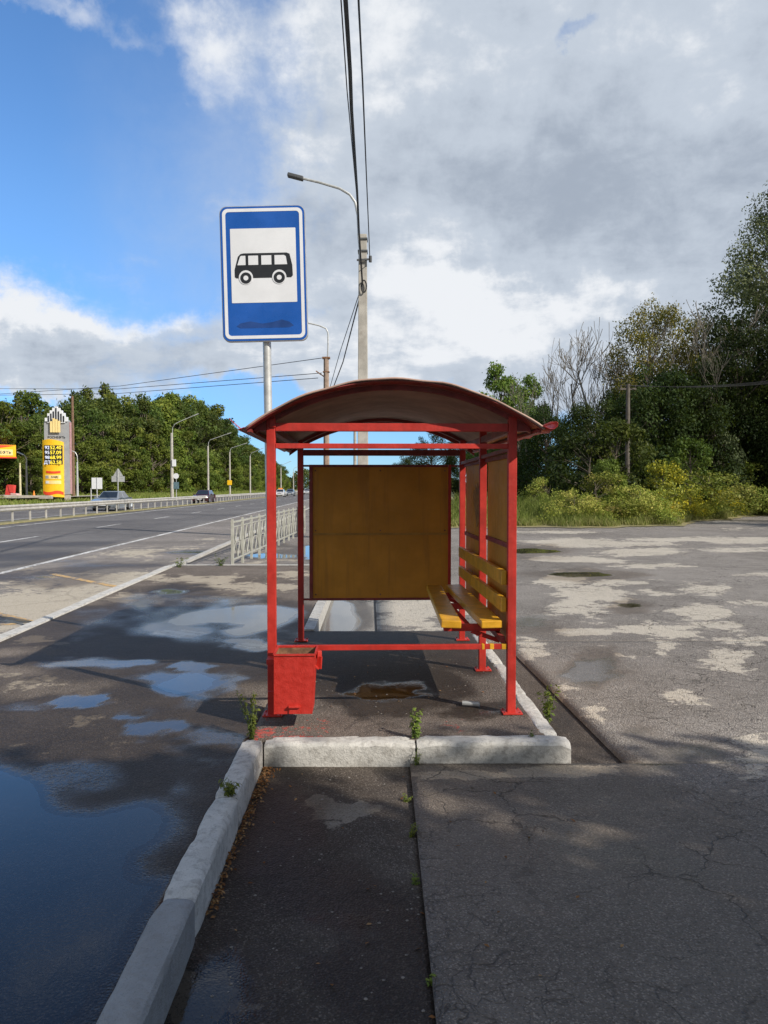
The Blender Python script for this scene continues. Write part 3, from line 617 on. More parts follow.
# low front rail
mb = MB(); mb.box((0.0, 0, 0.462), (2*HW-PW-0.004, 0.034, 0.034)); o = mb.build('rail', M['red'], sh, bevel=0.003)
for du, wd in ((0.05, 0.035), (0.135, 0.028), (0.195, 0.018)): mb = MB(); mb.box((HW-du, -0.001, 0.463), (wd, 0.037, 0.036)); mb.build('yellow_drip', M['yellow_slat'], o, bevel=0.003)
# roof sheet
VN, UN = 12, 44; v0r, v1r = -0.198, DEP+0.30
mb = MB(); vs = []
for i in range(VN+1):
    v = v0r+(v1r-v0r)*i/VN
    for j in range(UN+1):
        x, z = roof_arc(-1+2*j/UN); wob = 0.002*math.sin(v*5+j*0.5)+(0.003*math.sin(j*0.9) if i == 0 else 0.0)
        vs.append((x+0.012, v+ (0.012*math.sin(j*0.55) if i in (0, VN) else 0), z+wob))
n1 = UN+1; fs = [(i*n1+j, i*n1+j+1, (i+1)*n1+j+1, (i+1)*n1+j) for i in range(VN) for j in range(UN)]
mb.add(vs, fs); roof = mb.build('roof', [M['roof'], M['roof_top']], sh, smooth=True)
md = roof.modifiers.new('thick', 'SOLIDIFY'); md.thickness = 0.012; md.offset = -1.0; md.material_offset = 0
for p in roof.data.polygons:
    if p.normal.z < 0: p.flip()
def arc_band(v, w, drop, h, half=0.955, inset=0.0):
    b = MB(); n = 40; vs = []; fs = []
    for i in range(n+1):
        x, z = roof_arc(-1+2*i/n, half=half); x += 0.012
        for dz, dv in ((-drop, 0), (-drop, w), (-drop-h, w), (-drop-h, 0)): vs.append((x, v+dv, z+dz))
    for i in range(n):
        for q in range(4): fs.append((i*4+q, i*4+(q+1) % 4, (i+1)*4+(q+1) % 4, (i+1)*4+q))
    fs += [(0, 1, 2, 3), (n*4, n*4+1, n*4+2, n*4+3)]
    return b.add(vs, fs)
arc_band(-0.182, 0.152, 0.0155, 0.006, 0.972).build('fascia', M['dark_shaded_red'], roof, smooth=True)
for v in (-0.02, DEP-0.02): arc_band(v, 0.04, 0.022 if v < 0 else 0.018, 0.036, 0.93).build('roof_rib', M['dark_shaded_red'], roof, smooth=True)
arc_band(DEP+0.25, 0.03, 0.018, 0.05, 0.965).build('fascia', M['dark_shaded_red'], roof, smooth=True)
for t in (-0.97, 0.97):
    x, z = roof_arc(t); mb = MB(); mb.bar((x+0.012, -0.15, z-0.035), (x+0.012, DEP+0.24, z-0.035), 0.03, 0.02); mb.build('purlin', M['dark_shaded_red'], roof)
# bent gutter strips along both eaves
mb = MB(); xr, zr = roof_arc(1.0); nv = 16; vs = []; fs = []
prof = [(-0.02, 0.012), (0.025, -0.012), (0.055, -0.012), (0.075, 0.012), (0.078, 0.042), (0.066, 0.052)]
for i in range(nv+1):
    v = v0r-0.03+(v1r-v0r+0.03)*i/nv
    for q, (a, b) in enumerate(prof): vs.append((xr+0.012+a*(1+0.12*math.sin(i*1.7)), v, zr+b+0.008*math.sin(i*2.3+q)))
k = len(prof); fs = [(i*k+q, i*k+q+1, (i+1)*k+q+1, (i+1)*k+q) for i in range(nv) for q in range(k-1)]
mb.add(vs, fs); g = mb.build('gutter', M['red'], roof, smooth=True); g.modifiers.new('thick', 'SOLIDIFY').thickness = 0.003
mb = MB(); xl, zl = roof_arc(-1.0)
mb.add([(xl-0.012+a, v, zl+b) for v in (v0r-0.02, 0.45, 0.95, 1.9, v1r) for a, b in ((0.03, 0.004), (-0.012, -0.012))], [(i*2, i*2+1, i*2+3, i*2+2) for i in range(4)])
mb.add([(xl-0.012, v0r, zl-0.006), (xl-0.012, v0r+0.10, zl-0.006), (xl-0.085, v0r+0.04, zl+0.06), (xl-0.085, v0r+0.02, zl+0.06)], [(0, 1, 2, 3)])
g = mb.build('gutter', M['red'], roof); g.modifiers.new('thick', 'SOLIDIFY').thickness = 0.003
# side wall: two bays
def wall_panel(u, va, vb, za, zb2, midz):
    mb = MB(); mb.box((u+0.014, (va+vb)/2, (za+zb2)/2), (0.006, vb-va, zb2-za)); pn = mb.build('side_panel', M['yellow_panel'], sh)
    for z, h in ((midz, 0.035), (za+0.016, 0.032), (zb2-0.016, 0.032)):
        mb = MB(); mb.box((u+0.002, (va+vb)/2, z), (0.016, vb-va, h)); mb.build('frame_bar', M['dark_shaded_red'], pn, bevel=0.002)
    for v, e in ((va, -0.075), (vb, 0.075)):
        for z in (za+0.016, zb2-0.016): mb = MB(); mb.box((u+0.002, v+e/2, z), (0.014, abs(e)-0.004, 0.02)); mb.build('panel_clip', M['dark_shaded_red'], pn)
    return pn
wall_panel(HW+0.014, PW/2+0.075, 1.25-PW/2-0.075, 0.40, 1.795, 1.14)
pn = wall_panel(HW+0.014, 1.25+PW/2+0.035, DEP-PW/2-0.075, 0.40, 1.795, 1.10)
torn = paint('torn_poster', (0.42, 0.21, 0.06), 0.9, 0.3, (0.50, 0.20, 0.14), 0.04, 0.3, 14, dirt=0.85, dirtcol=(0.09, 0.07, 0.05))
mb = MB(); rnd = random.Random(5); pts = [(1.72+0.24*math.cos(a)*rnd.uniform(.6, 1.1), 1.42+0.20*math.sin(a)*rnd.uniform(.6, 1.15)) for a in np.linspace(0, 2*math.pi, 26)[:-1]]
mb.prism(pts, 'x', HW+0.0225, HW+0.0248); mb.build('torn_poster', torn, pn)
mb = MB(); mb.bar((HW-0.006, 0.03, 1.815), (HW-0.006, DEP-0.03, 1.80), 0.03, 0.028); mb.build('top_rail', M['dark_shaded_red'], sh)
# end panel across the back
x0, x1, z0, z1 = -0.728, 0.700, 0.412, 1.785
mb = MB(); mb.box(((x0+x1)/2, DEP, (z0+z1)/2), (x1-x0-0.05, 0.006, z1-z0-0.04)); ep = mb.build('end_panel', M['yellow_panel'], sh)
for c_, d_ in (((x0+0.014, DEP, (z0+z1)/2), (0.034, 0.036, z1-z0)), ((x1-0.012, DEP, (z0+z1)/2), (0.03, 0.036, z1-z0)), (((x0+x1)/2, DEP, z1-0.012), (x1-x0-0.062, 0.032, 0.024)), (((x0+x1)/2, DEP, z0+0.012), (x1-x0-0.062, 0.032, 0.024))):
    mb = MB(); mb.box(c_, d_); mb.build('frame_bar', M['red'] if c_[0] > 0.5 else M['dark_shaded_red'], ep, bevel=0.002)  # right bar in lit red, the rest coloured as red in shade
for fx__ in (x0+0.06, (x0+x1)/2, x1-0.06):
    for fz__ in (z0+0.06, 1.12, z1-0.06): mb = MB(); mb.tube([(fx__, DEP-0.004, fz__), (fx__, DEP-0.009, fz__)], 0.008, 8); mb.build('screw', M['rust'], ep)
mb = MB(); mb.box(((x0+x1)/2, DEP-0.006, 1.085), (x1-x0-0.07, 0.008, 0.022)); mb.build('panel_seam', paint('panel_seam_paint', (0.42, 0.21, 0.02), 0.5, 0.2), ep, bevel=0.002)
for z in (z1-0.012, z0+0.012):
    mb = MB(); mb.box(((-HW+PW/2+x0-0.003)/2, DEP, z), (x0+HW-PW/2-0.006, 0.02, 0.02)); mb.build('panel_bracket', M['dark_shaded_red'], sh)
    mb = MB(); mb.box(((HW-PW/2+x1+0.003)/2, DEP, z), (HW-PW/2-x1-0.006, 0.02, 0.02)); mb.build('panel_bracket', M['dark_shaded_red'], sh)
# bench
def plank(name, a, b, w, t, rot=0.0, end=None):
    """plank from a to b, w wide t thick, with eased edges"""
    mb = MB(); a = Vector(a); b = Vector(b); d = (b-a); q = d.to_track_quat('X', 'Z').to_matrix() @ Matrix.Rotation(rot, 3, 'X')
    mb.box((a+b)/2, (d.length, w, t), q); return mb.build(name, M['yellow_slat'], sh, bevel=0.007, seg=2)
plank('seat_slat', (0.408, 0.02, 0.612), (0.478, 2.02, 0.606), 0.138, 0.052, R(2))
plank('seat_slat', (0.686, 0.0, 0.614), (0.668, 2.06, 0.606), 0.145, 0.052, R(-1))
for z in (0.935, 0.748):
    plank('back_slat', (HW-PW/2-0.022, 0.0, z), (HW-PW/2-0.022, 2.30, z-0.01), 0.036, 0.100)
for v in (0.26, 1.25, 1.9):
    mb = MB(); mb.bar((0.42 if v > 1 else 0.38, v, 0.548), (HW-PW/2-0.002, v, 0.548), 0.04, 0.050)
    mb.bar((0.58, v, 0.522), (HW-PW/2-0.005, v, 0.30 if v == 1.25 else 0.45), 0.03, 0.03)
    mb.build('seat_bracket', M['red'], sh, bevel=0.003)
mb = MB(); mb.bar((HW-PW/2-0.022, 0.03, 0.50), (HW-PW/2-0.022, DEP-0.03, 0.50), 0.034, 0.04); mb.build('bench_rail', M['dark_shaded_red'], sh, bevel=0.003)
# litter bin
bn = thing('litter_bin', (-0.585, 4.99, 0.0), 'small red painted tapered steel litter bin hung on the left front post', 'litter bin', rz=0.03)
def tapered(wt, wb, dt, db, zt, zbm, sk=0.0):
    return [(-wb/2, -db/2, zbm), (wb/2, -db/2, zbm), (wb/2, db/2, zbm), (-wb/2, db/2, zbm), (-wt/2+sk, -dt/2, zt), (wt/2+sk, -dt/2, zt), (wt/2+sk, dt/2, zt), (-wt/2+sk, dt/2, zt)]
mb = MB(); o_ = tapered(0.262, 0.245, 0.26, 0.23, 0.487, 0.105, 0.012); i_ = [(x*0.965, y*0.965, z+(0.004 if k < 4 else 0)) for k, (x, y, z) in enumerate(o_)]
mb.add(o_+i_, [(0, 1, 5, 4), (1, 2, 6, 5), (2, 3, 7, 6), (3, 0, 4, 7), (3, 2, 1, 0), (4, 5, 13, 12), (5, 6, 14, 13), (6, 7, 15, 14), (7, 4, 12, 15)], 0)
mb.add(i_, [(4, 5, 1, 0), (5, 6, 2, 1), (6, 7, 3, 2), (7, 4, 0, 3), (0, 1, 2, 3)], 1)
body = mb.build('body', [M['bin_red'], M['rust']], bn)
mb = MB()
for a, b in ((4, 5), (5, 6), (6, 7), (7, 4)): mb.bar(Vector(o_[a])+Vector((0, 0, 0.002)), Vector(o_[b])+Vector((0, 0, 0.002)), 0.012, 0.012)
mb.build('rim', M['bin_red'], bn)
mb = MB(); mb.box((0.010, -0.128, 0.155), (0.075, 0.022, 0.012)); mb.box((0.010, -0.121, 0.13), (0.07, 0.008, 0.045)); mb.build('latch', M['bin_red'], bn, bevel=0.002)
mb = MB(); mb.bar((0.145, 0.05, 0.46), (0.165, 0.0, 0.46), 0.03, 0.05); mb.bar((0.165, 0.0, 0.45), (0.16, -0.01, 0.37), 0.035, 0.012); mb.bar((0.16, -0.012, 0.37), (0.13, -0.012, 0.395), 0.02, 0.012); mb.build('hook', M['bin_red'], bn, bevel=0.002)
mb = MB(); mb.box((-0.165, 0.12, 0.40), (0.05, 0.12, 0.035)); mb.build('bracket', M['bin_red'], bn, bevel=0.002)
mb = MB(); mb.box((-0.16, 0.10, 0.18), (0.05, 0.03, 0.035)); mb.build('bracket', M['bin_red'], bn, bevel=0.002)

# ================================================================ BUS STOP SIGN
SD = 6.9; KS = 1.09; sc = P(263.7, 273.5, SD)
sg = thing('bus_stop_sign', (-1.01, SD+0.07, 0), 'tall blue bus stop sign with a black bus pictogram on a grey steel pole', 'road sign')
loc = lambda x, y, z: (x, y, z)
mb = MB(); top = Vector((sc.x+1.01, 0, sc.z)); mb.tube([(0.0, 0, -0.02), (top.x*0.5, 0, top.z*0.5), (top.x+0.002, 0, top.z+0.45)], 0.037, 14); mb.build('pole', M['galv'], sg, smooth=True)
W, H = 0.685, 1.085; Mrot = Matrix.Rotation(R(-1.3), 4, 'Y')
def signpart(name, polys, ya, yb, mat, parent, inner=None):
    mb = MB()
    for pl in polys:
        if inner is not None: mb.ring(pl, inner, 'y', ya, yb)
        else: mb.prism(pl, 'y', ya, yb)
    vs = [Mrot @ (Vector((v[0]*KS, v[1], v[2]*KS))) for v in mb.v]; mb.v = [(v.x+top.x, v.y-0.07, v.z+top.z) for v in vs]
    return mb.build(name, mat, parent)
plate = signpart('sign_plate', [rrect(-W/2, W/2, -H/2, H/2, 0.055)], 0.0, 0.030, M['blue'], sg)
smear = paint('sign_smear', (0.002, 0.045, 0.21), 0.45, 0.2, None, 0, 0, 6)
signpart('smear', [[(-0.235, -0.425), (-0.20, -0.40), (-0.12, -0.385), (-0.02, -0.405), (0.06, -0.395), (0.14, -0.375), (0.20, -0.395), (0.235, -0.425), (0.20, -0.440), (-0.20, -0.440)]], -0.0008, 0.0008, smear, plate)
signpart('rim', [rrect(-W/2-0.006, W/2+0.006, -H/2-0.006, H/2+0.006, 0.058)], 0.004, 0.040, M['galv'], plate, rrect(-W/2+0.0005, W/2-0.0005, -H/2+0.0005, H/2-0.0005, 0.054))
signpart('border', [rrect(-W/2+0.016, W/2-0.016, -H/2+0.016, H/2-0.016, 0.046)], -0.002, 0.001, M['white'], plate, rrect(-W/2+0.042, W/2-0.042, -H/2+0.042, H/2-0.042, 0.028))
fz0, fz1 = -0.235, 0.365
signpart('white_field', [rrect(-0.265, 0.268, fz0, fz1, 0.004, 1)], -0.002, 0.001, M['white'], plate)
bz = 0.055
bus = [(-0.235, bz-0.08), (-0.235, bz-0.02), (-0.205, bz+0.085), (-0.185, bz+0.105), (-0.16, bz+0.11), (0.19, bz+0.11), (0.215, bz+0.10), (0.235, bz+0.01), (0.238, bz-0.075), (0.225, bz-0.09), (-0.222, bz-0.09)]
signpart('bus_pictogram', [bus], -0.004, -0.0005, M['black'], plate)
wins = [[(-0.212, bz+0.015), (-0.188, bz+0.085), (-0.178, bz+0.09), (-0.145, bz+0.09), (-0.145, bz+0.015)],
        [(-0.122, bz+0.015), (-0.122, bz+0.09), (-0.042, bz+0.09), (-0.042, bz+0.015)], [(-0.016, bz+0.015), (-0.016, bz+0.09), (0.066, bz+0.09), (0.066, bz+0.015)],
        [(0.092, bz+0.015), (0.092, bz+0.09), (0.17, bz+0.09), (0.184, bz+0.08), (0.194, bz+0.015)]]
signpart('pictogram_windows', wins, -0.0055, -0.001, M['white'], plate)
for cx in (-0.145, 0.127):
    signpart('pictogram_arch', [circ(cx, bz-0.085, 0.058)], -0.0055, -0.001, M['white'], plate)
    signpart('pictogram_wheel', [circ(cx, bz-0.09, 0.046)], -0.007, -0.001, M['black'], plate)
    signpart('pictogram_hub', [circ(cx, bz-0.09, 0.020)], -0.0085, -0.001, M['white'], plate)
for dz in (-0.38, 0.38):
    mb = MB(); mb.box((top.x, -0.02, top.z+dz), (0.30, 0.03, 0.04)); mb.tube([(top.x-0.05, -0.0, top.z+dz), (top.x-0.05, 0.045, top.z+dz), (top.x+0.05, 0.045, top.z+dz), (top.x+0.05, 0.0, top.z+dz)], 0.006, 6); mb.build('clamp', M['galv'], sg)

# ================================================================ PEDESTRIAN FENCE
fx = lambda d: -3.06+0.018*(d-15.45)
fn = thing('pedestrian_fence', (fx(15.5), 15.5, 0), 'white painted steel pedestrian fence with slanted bars along the pavement', 'fence')
fo = Vector((fx(15.5), 15.5, 0))
zt, zb_ = 0.86, 0.10
nb = 12; bay = 1.0
for i in range(nb+1):
    d = 15.5+i*bay; p = Vector((fx(d), d, 0))-fo; mb = MB()
    mb.box((p.x, p.y, 0.40), (0.055, 0.055, 0.98)); mb.box((p.x, p.y, 0.90), (0.04, 0.04, 0.05)); mb.build('post', M['fence_white'], fn, bevel=0.004)
    if i < nb:
        e = Vector((fx(d+bay), d+bay, 0))-fo; L = lambda t, z: Vector((p.x+(e.x-p.x)*t, p.y+(e.y-p.y)*t, z)); mb = MB()
        mb.bar(L(0.04, zt), L(0.96, zt), 0.035); mb.bar(L(0.04, zt-0.10), L(0.96, zt-0.10), 0.022); mb.bar(L(0.04, zb_), L(0.96, zb_), 0.03)
        mb.bar(L(0.04, zb_), L(0.5, zt-0.1), 0.018); mb.bar(L(0.5, zb_), L(0.95, zt-0.1), 0.018); mb.bar(L(0.5, zb_), L(0.05, zt-0.1), 0.018); mb.bar(L(0.95, zb_), L(0.5, zt-0.1), 0.018)
        mb.bar(L(0.27, 0.43), L(0.73, 0.43), 0.016)
        mb.build('panel', M['fence_white'], fn)
# ================================================================ GUARDRAIL on the median
gx = lambda d: -16.6-0.034*d
gr = thing('guardrail', (gx(20), 20, 0), 'long grey steel guardrail on posts along the middle of the highway', 'guardrail')
go = Vector((gx(20), 20, 0))
mb = MB(); prof = [(0.05, 0.44), (0.09, 0.49), (0.09, 0.53), (0.045, 0.57), (0.045, 0.60), (0.09, 0.64), (0.09, 0.69), (0.05, 0.74), (0.035, 0.74), (0.035, 0.44)]
ds = list(np.arange(6, 330, 4.0)); vs = []; fs = []; k = len(prof)
for i, d in enumerate(ds): vs += [(gx(d)+a-go.x, d-go.y, b) for a, b in prof]
for i in range(len(ds)-1): fs += [(i*k+q, i*k+(q+1) % k, (i+1)*k+(q+1) % k, (i+1)*k+q) for q in range(k)]
mb.add(vs, fs); mb.build('rail', M['guard'], gr)
for i in range(95):
    d = 27+2.0*i; mb = MB(); x, y = gx(d)-go.x, d-go.y
    mb.box((x-0.03, y, 0.30), (0.06, 0.10, 0.80)); mb.box((x+0.018, y, 0.59), (0.036, 0.12, 0.2)); mb.build('post', M['guard'], gr)

# ================================================================ CARS
def make_car(px, d, paintcol, label, lit=False, sign=None, wagon=False, plate=True):
    x = (px-384)/F*d
    car = thing('car', (x, d, ZR), label, 'car', 'cars on the far carriageway', R(-90)+0.034)
    cp = carpaint('car_paint_'+str(px), paintcol)
    side = [(2.16, 0.22), (2.24, 0.40), (2.22, 0.58), (2.08, 0.74), (1.5, 0.84), (0.95, 0.92), (-1.5, 0.98), (-2.05, 0.97 if not wagon else 1.0), (-2.2, 0.80), (-2.2, 0.45), (-2.1, 0.24)]
    mb = MB(); vs = []; ys = [(-0.88, 0.0), (-0.86, 1), (0.86, 1), (0.88, 0)]
    yy = [(-0.80, 0.96), (-0.885, 0.99), (-0.885, 1.0), (0, 1.02), (0.885, 1.0), (0.885, 0.99), (0.80, 0.96)]
    for (y, s) in yy: vs += [((a*s if abs(y) > 0.5 else a*1.015), y, 0.55+(b-0.55)*(0.90 if abs(abs(y)-0.80) < .01 else 1.0)) for a, b in side]
    n = len(side); fs = [tuple(range(n)), tuple(range(6*n, 7*n))]
    for i in range(6): fs += [(i*n+q, i*n+(q+1) % n, (i+1)*n+(q+1) % n, (i+1)*n+q) for q in range(n)]
    mb.add(vs, fs); body = mb.build('body', cp, car, smooth=True)
    rear = -2.0 if wagon else -1.72
    b_ = [(1.08, 0.90), (rear, 0.95)]; t_ = [(0.22, 1.43), (rear+0.52 if not wagon else rear+0.28, 1.44)]
    cab = [(b_[0][0], -0.78, b_[0][1]), (b_[0][0], 0.78, b_[0][1]), (b_[1][0], 0.76, b_[1][1]), (b_[1][0], -0.76, b_[1][1]), (t_[0][0], -0.58, t_[0][1]), (t_[0][0], 0.58, t_[0][1]), (t_[1][0], 0.56, t_[1][1]), (t_[1][0], -0.56, t_[1][1])]
    mb = MB(); mb.add(cab, [(0, 1, 5, 4), (1, 2, 6, 5), (2, 3, 7, 6), (3, 0, 4, 7), (4, 5, 6, 7), (3, 2, 1, 0)]); mb.build('cabin', cp, body, bevel=0.05, seg=3, smooth=True)
    V_ = [Vector(c) for c in cab]
    def quad(a, b, c, e, m=0.07, off=0.004, t0=0.0, t1=1.0):
        f = lambda s, t: (V_[a].lerp(V_[b], s)).lerp(V_[e].lerp(V_[c], s), t)
        q = [f(t0+m, 0.10), f(t1-m, 0.10), f(t1-m, 0.90), f(t0+m, 0.90)]; nn = (q[1]-q[0]).cross(q[3]-q[0]).normalized()
        cen = sum(V_, Vector())/8
        if nn.dot(q[0]-cen) < 0: nn = -nn
        m_ = MB(); m_.add([p+nn*off for p in q]+[p-nn*0.01 for p in q], [(0, 1, 2, 3), (0, 4, 5, 1), (1, 5, 6, 2), (2, 6, 7, 3), (3, 7, 4, 0)]); return m_
    quad(0, 1, 5, 4, 0.06, 0.006).build('windscreen', M['glass'], body); quad(2, 3, 7, 6, 0.06, 0.006).build('rear_window', M['glass'], body)
    for a, b, c, e in ((1, 2, 6, 5), (3, 0, 4, 7)):
        quad(a, b, c, e, 0.05, 0.006, 0.0, 0.5).build('side_window', M['glass'], body); quad(a, b, c, e, 0.05, 0.006, 0.5, 1.0).build('side_window', M['glass'], body)
    for sx in (1.36, -1.34):
        for sy in (-1, 1):
            mb = MB(); mb.tube([(sx, sy*0.70, 0.315), (sx, sy*0.90, 0.315)], 0.315, 20); wh = mb.build('wheel', M['tyre'], car, bevel=0.02)
            mb = MB(); mb.tube([(sx, sy*0.895, 0.315), (sx, sy*0.912, 0.315)], 0.20, 14); mb.build('rim', M['rim'], wh)
    for sy in (-1, 1):
        mb = MB(); mb.prism([(sy*0.48, 0.62), (sy*0.82, 0.60), (sy*0.84, 0.70), (sy*0.52, 0.73)], 'x', 2.02, 2.275); mb.build('headlight', M['headlight_on'] if lit else M['headlight'], body)
        mb = MB(); mb.box((0.72, sy*0.95, 0.98), (0.16, 0.18, 0.12)); mb.build('mirror', cp, body, bevel=0.03)
    mb = MB(); mb.box((2.235, 0, 0.64), (0.05, 0.72, 0.12)); mb.box((2.245, 0, 0.34), (0.05, 1.2, 0.14)); mb.build('grille', M['tyre'], body, bevel=0.01)
    mb = MB(); mb.box((2.285, 0, 0.46), (0.012, 0.52, 0.11)); mb.build('number_plate', M['white'], body)
    if sign:
        mb = MB(); mb.prism([(-0.14, 1.45), (0.10, 1.45), (0.06, 1.66), (-0.10, 1.66)], 'y', -0.42, 0.42); mb.build('roof_sign', sign, body, bevel=0.02)
    return car
make_car(112, 57.5, (0.24, 0.27, 0.30), 'blue-grey saloon car beside the white board signs, closest car on the highway', False)
make_car(204, 86, (0.06, 0.012, 0.022), 'dark maroon car with lit headlights beyond the guardrail', True, wagon=True)
make_car(280.5, 146, (0.72, 0.72, 0.71), 'small white car with an orange sign on its roof far down the highway', False, sign=M['orange'])
make_car(290.5, 160, (0.20, 0.23, 0.27), 'small grey-blue car just right of the white car with the roof sign', False)
make_car(307, 205, (0.6, 0.6, 0.6), 'tiny pale car far off between the two dark rear posts of the shelter', False, wagon=True)

# ================================================================ FUEL STATION: price totem, canopy, oddments
def text_mesh(txt, size, mat, parent, M4, name, bold=0.0):
    cu = bpy.data.curves.new(name, 'FONT'); cu.body = txt; cu.size = size; cu.align_x = 'CENTER'; cu.align_y = 'CENTER'; cu.extrude = 0.01; cu.offset = bold*0.25
    to = bpy.data.objects.new(name, cu); COL.objects.link(to); dg = bpy.context.evaluated_depsgraph_get(); dg.update()
    me = bpy.data.meshes.new_from_object(to.evaluated_get(dg)); bpy.data.objects.remove(to); bpy.data.curves.remove(cu)
    me.transform(M4); me.materials.clear(); return link(name, me, mat, parent)
TD = 75.0; K = TD/F
tb = P(58, 497, TD); tot = thing('fuel_price_sign', (tb.x, TD, 0.5), 'tall grey and yellow fuel price sign with a stepped bar emblem on top', 'price sign', rz=R(6))
Zp = lambda y: P(58, y, TD).z-0.5
Xp = lambda x: (x-57.5)*K
mb = MB(); mb.prism([(Xp(45), Zp(497)), (Xp(69.5), Zp(494)), (Xp(69.0), Zp(421)), (Xp(62.5), Zp(415)), (Xp(51), Zp(415)), (Xp(45), Zp(422))], 'y', 0.0, 0.55); mb.build('tower_body', M['grey_panel'], tot)
mb = MB(); mb.box((Xp(69.6), 0.27, (Zp(494)+Zp(422))/2), (0.05, 0.5, Zp(422)-Zp(494))); mb.build('edge_strip', paint('pink_edge', (0.5, 0.27, 0.26), 0.5), tot)
mb = MB(); mb.box((Xp(66), 0.27, (Zp(500)+Zp(493.7))/2-0.2), (0.5, 0.4, 1.0)); mb.build('foot', M['low_concrete'], tot)
mb = MB(); mb.box((Xp(50), 0.27, 0.1), (0.5, 0.4, 0.7)); mb.build('foot', M['low_concrete'], tot)
# emblem: white stepped fan, dark bars, cream bars
heights = [418, 413.5, 410.5, 408, 406.5, 408, 410.5, 413, 417]; bots = [421.5, 423, 423, 423, 423, 423, 423, 423, 421.5]
mb = MB()
for i in range(9):
    xa = 46.2+i*2.42; mb.box((Xp(xa+1.2), 0.02, (Zp(heights[i])+Zp(bots[i]))/2), (2.42*K, 0.30, Zp(heights[i])-Zp(bots[i])))
mb.build('emblem_back', M['white'], tot)
mb = MB()
for i in range(7):
    xa = 48.6+i*2.42; tp = [416, 413.7, 411.5, 408, 411.5, 413.7, 416][i]; mb.box((Xp(xa+1.25), -0.16, (Zp(tp)+Zp(422))/2), (1.15*K, 0.05, Zp(tp)-Zp(422)))
mb.build('emblem_bars', M['black'], tot)
mb = MB()
for i in range(4):
    xa = 51.3+i*2.5; tp = [421.5, 418.5, 419.5, 421][i]; mb.box((Xp(xa+1.25), -0.20, (Zp(tp)+Zp(432.5))/2), (2.15*K, 0.08, Zp(tp)-Zp(432.5)))
mb.build('emblem_gold_bars', M['tot_cream'], tot)
Rx = lambda x, y, off: Matrix.Translation((Xp(x), off, Zp(y))) @ Matrix.Rotation(R(90), 4, 'X')
text_mesh('РОСНЕФТЬ', 0.30, M['black'], tot, Rx(56.8, 437.5, -0.012), 'name_lettering', 0.012)
# yellow convex panel
mb = MB(); n = 10; vs = []; fs = []
def ybulge(t): return -0.10-0.30*math.sin(math.pi*min(1, max(0, t)))**0.8
for i in range(n+1):
    t = i/n; x = 43.6+t*20.2
    top_ = 440.5-1.6*math.sin(math.pi*t*0.8)+4.0*max(0, t-0.35); bot = 493+6.2*t*0.7+1.2*math.sin(math.pi*t)
    y = ybulge(t); vs += [(Xp(x), y, Zp(top_)), (Xp(x), y, Zp(bot)), (Xp(x), -0.02, Zp(bot)), (Xp(x), -0.02, Zp(top_))]
for i in range(n):
    for q in range(4): fs.append((i*4+q, i*4+(q+1) % 4, (i+1)*4+(q+1) % 4, (i+1)*4+q))
fs += [(0, 1, 2, 3), (n*4, n*4+1, n*4+2, n*4+3)]
mb.add(vs, fs); yp = mb.build('price_panel', M['tot_yellow'], tot)
def decal(x0, x1, y0, y1, mat, name, off=0.02, wave=None, par=yp):
    m_ = MB(); nn = 8; vs = []; fs = []
    for i in range(nn+1):
        t = i/nn; x = x0+(x1-x0)*t; yb = ybulge((x-43.6)/20.2)-off; w = wave(t) if wave else 0
        vs += [(Xp(x), yb, Zp(y0+w)), (Xp(x), yb, Zp(y1+w)), (Xp(x), yb+0.03, Zp(y1+w)), (Xp(x), yb+0.03, Zp(y0+w))]
    for i in range(nn):
        for q in range(4): fs.append((i*4+q, i*4+(q+1) % 4, (i+1)*4+(q+1) % 4, (i+1)*4+q))
    fs += [(0, 1, 2, 3), (nn*4, nn*4+1, nn*4+2, nn*4+3)]
    m_.add(vs, fs); return m_.build(name, mat, par)
scr = decal(45.6, 63.0, 445.5, 464.5, paint('screen_black', (0.014, 0.014, 0.022), 0.3), 'price_screen')
for i, (g, pr) in enumerate((('92', '52.40'), ('95', '57.09'), ('98', '68.99'), ('ДТ', '62.58'))):
    yy = 448.0+i*4.9
    text_mesh(g, 0.44, M['led_white'], scr, Rx(49.2, yy, -0.46), 'grade_lettering', 0.012); text_mesh(pr, 0.48, M['led'], scr, Rx(57.3, yy, -0.47), 'price_digits', 0.014)
decal(47.5, 61, 470.8, 473.0, M['tot_red'], 'red_band', 0.025, lambda t: 0.6*math.sin(t*3))
decal(46.5, 61.5, 475, 479, M['tot_cream'], 'cream_band', 0.022); decal(46.5, 61.5, 480.6, 484, M['tot_cream'], 'cream_band', 0.022)
decal(47, 50, 475.7, 478.3, M['grey_panel'], 'service_symbol', 0.04); decal(47, 50, 481, 483.4, M['white'], 'service_symbol', 0.04)
text_mesh('КАФЕ', 0.26, M['steel_dark'], yp, Rx(56.4, 477, -0.44), 'cafe_lettering')
decal(44.2, 63.4, 491, 494.0, M['tot_red'], 'red_wave', 0.028, lambda t: 1.3*math.sin(t*5.5+0.4)-0.6+2.0*t)
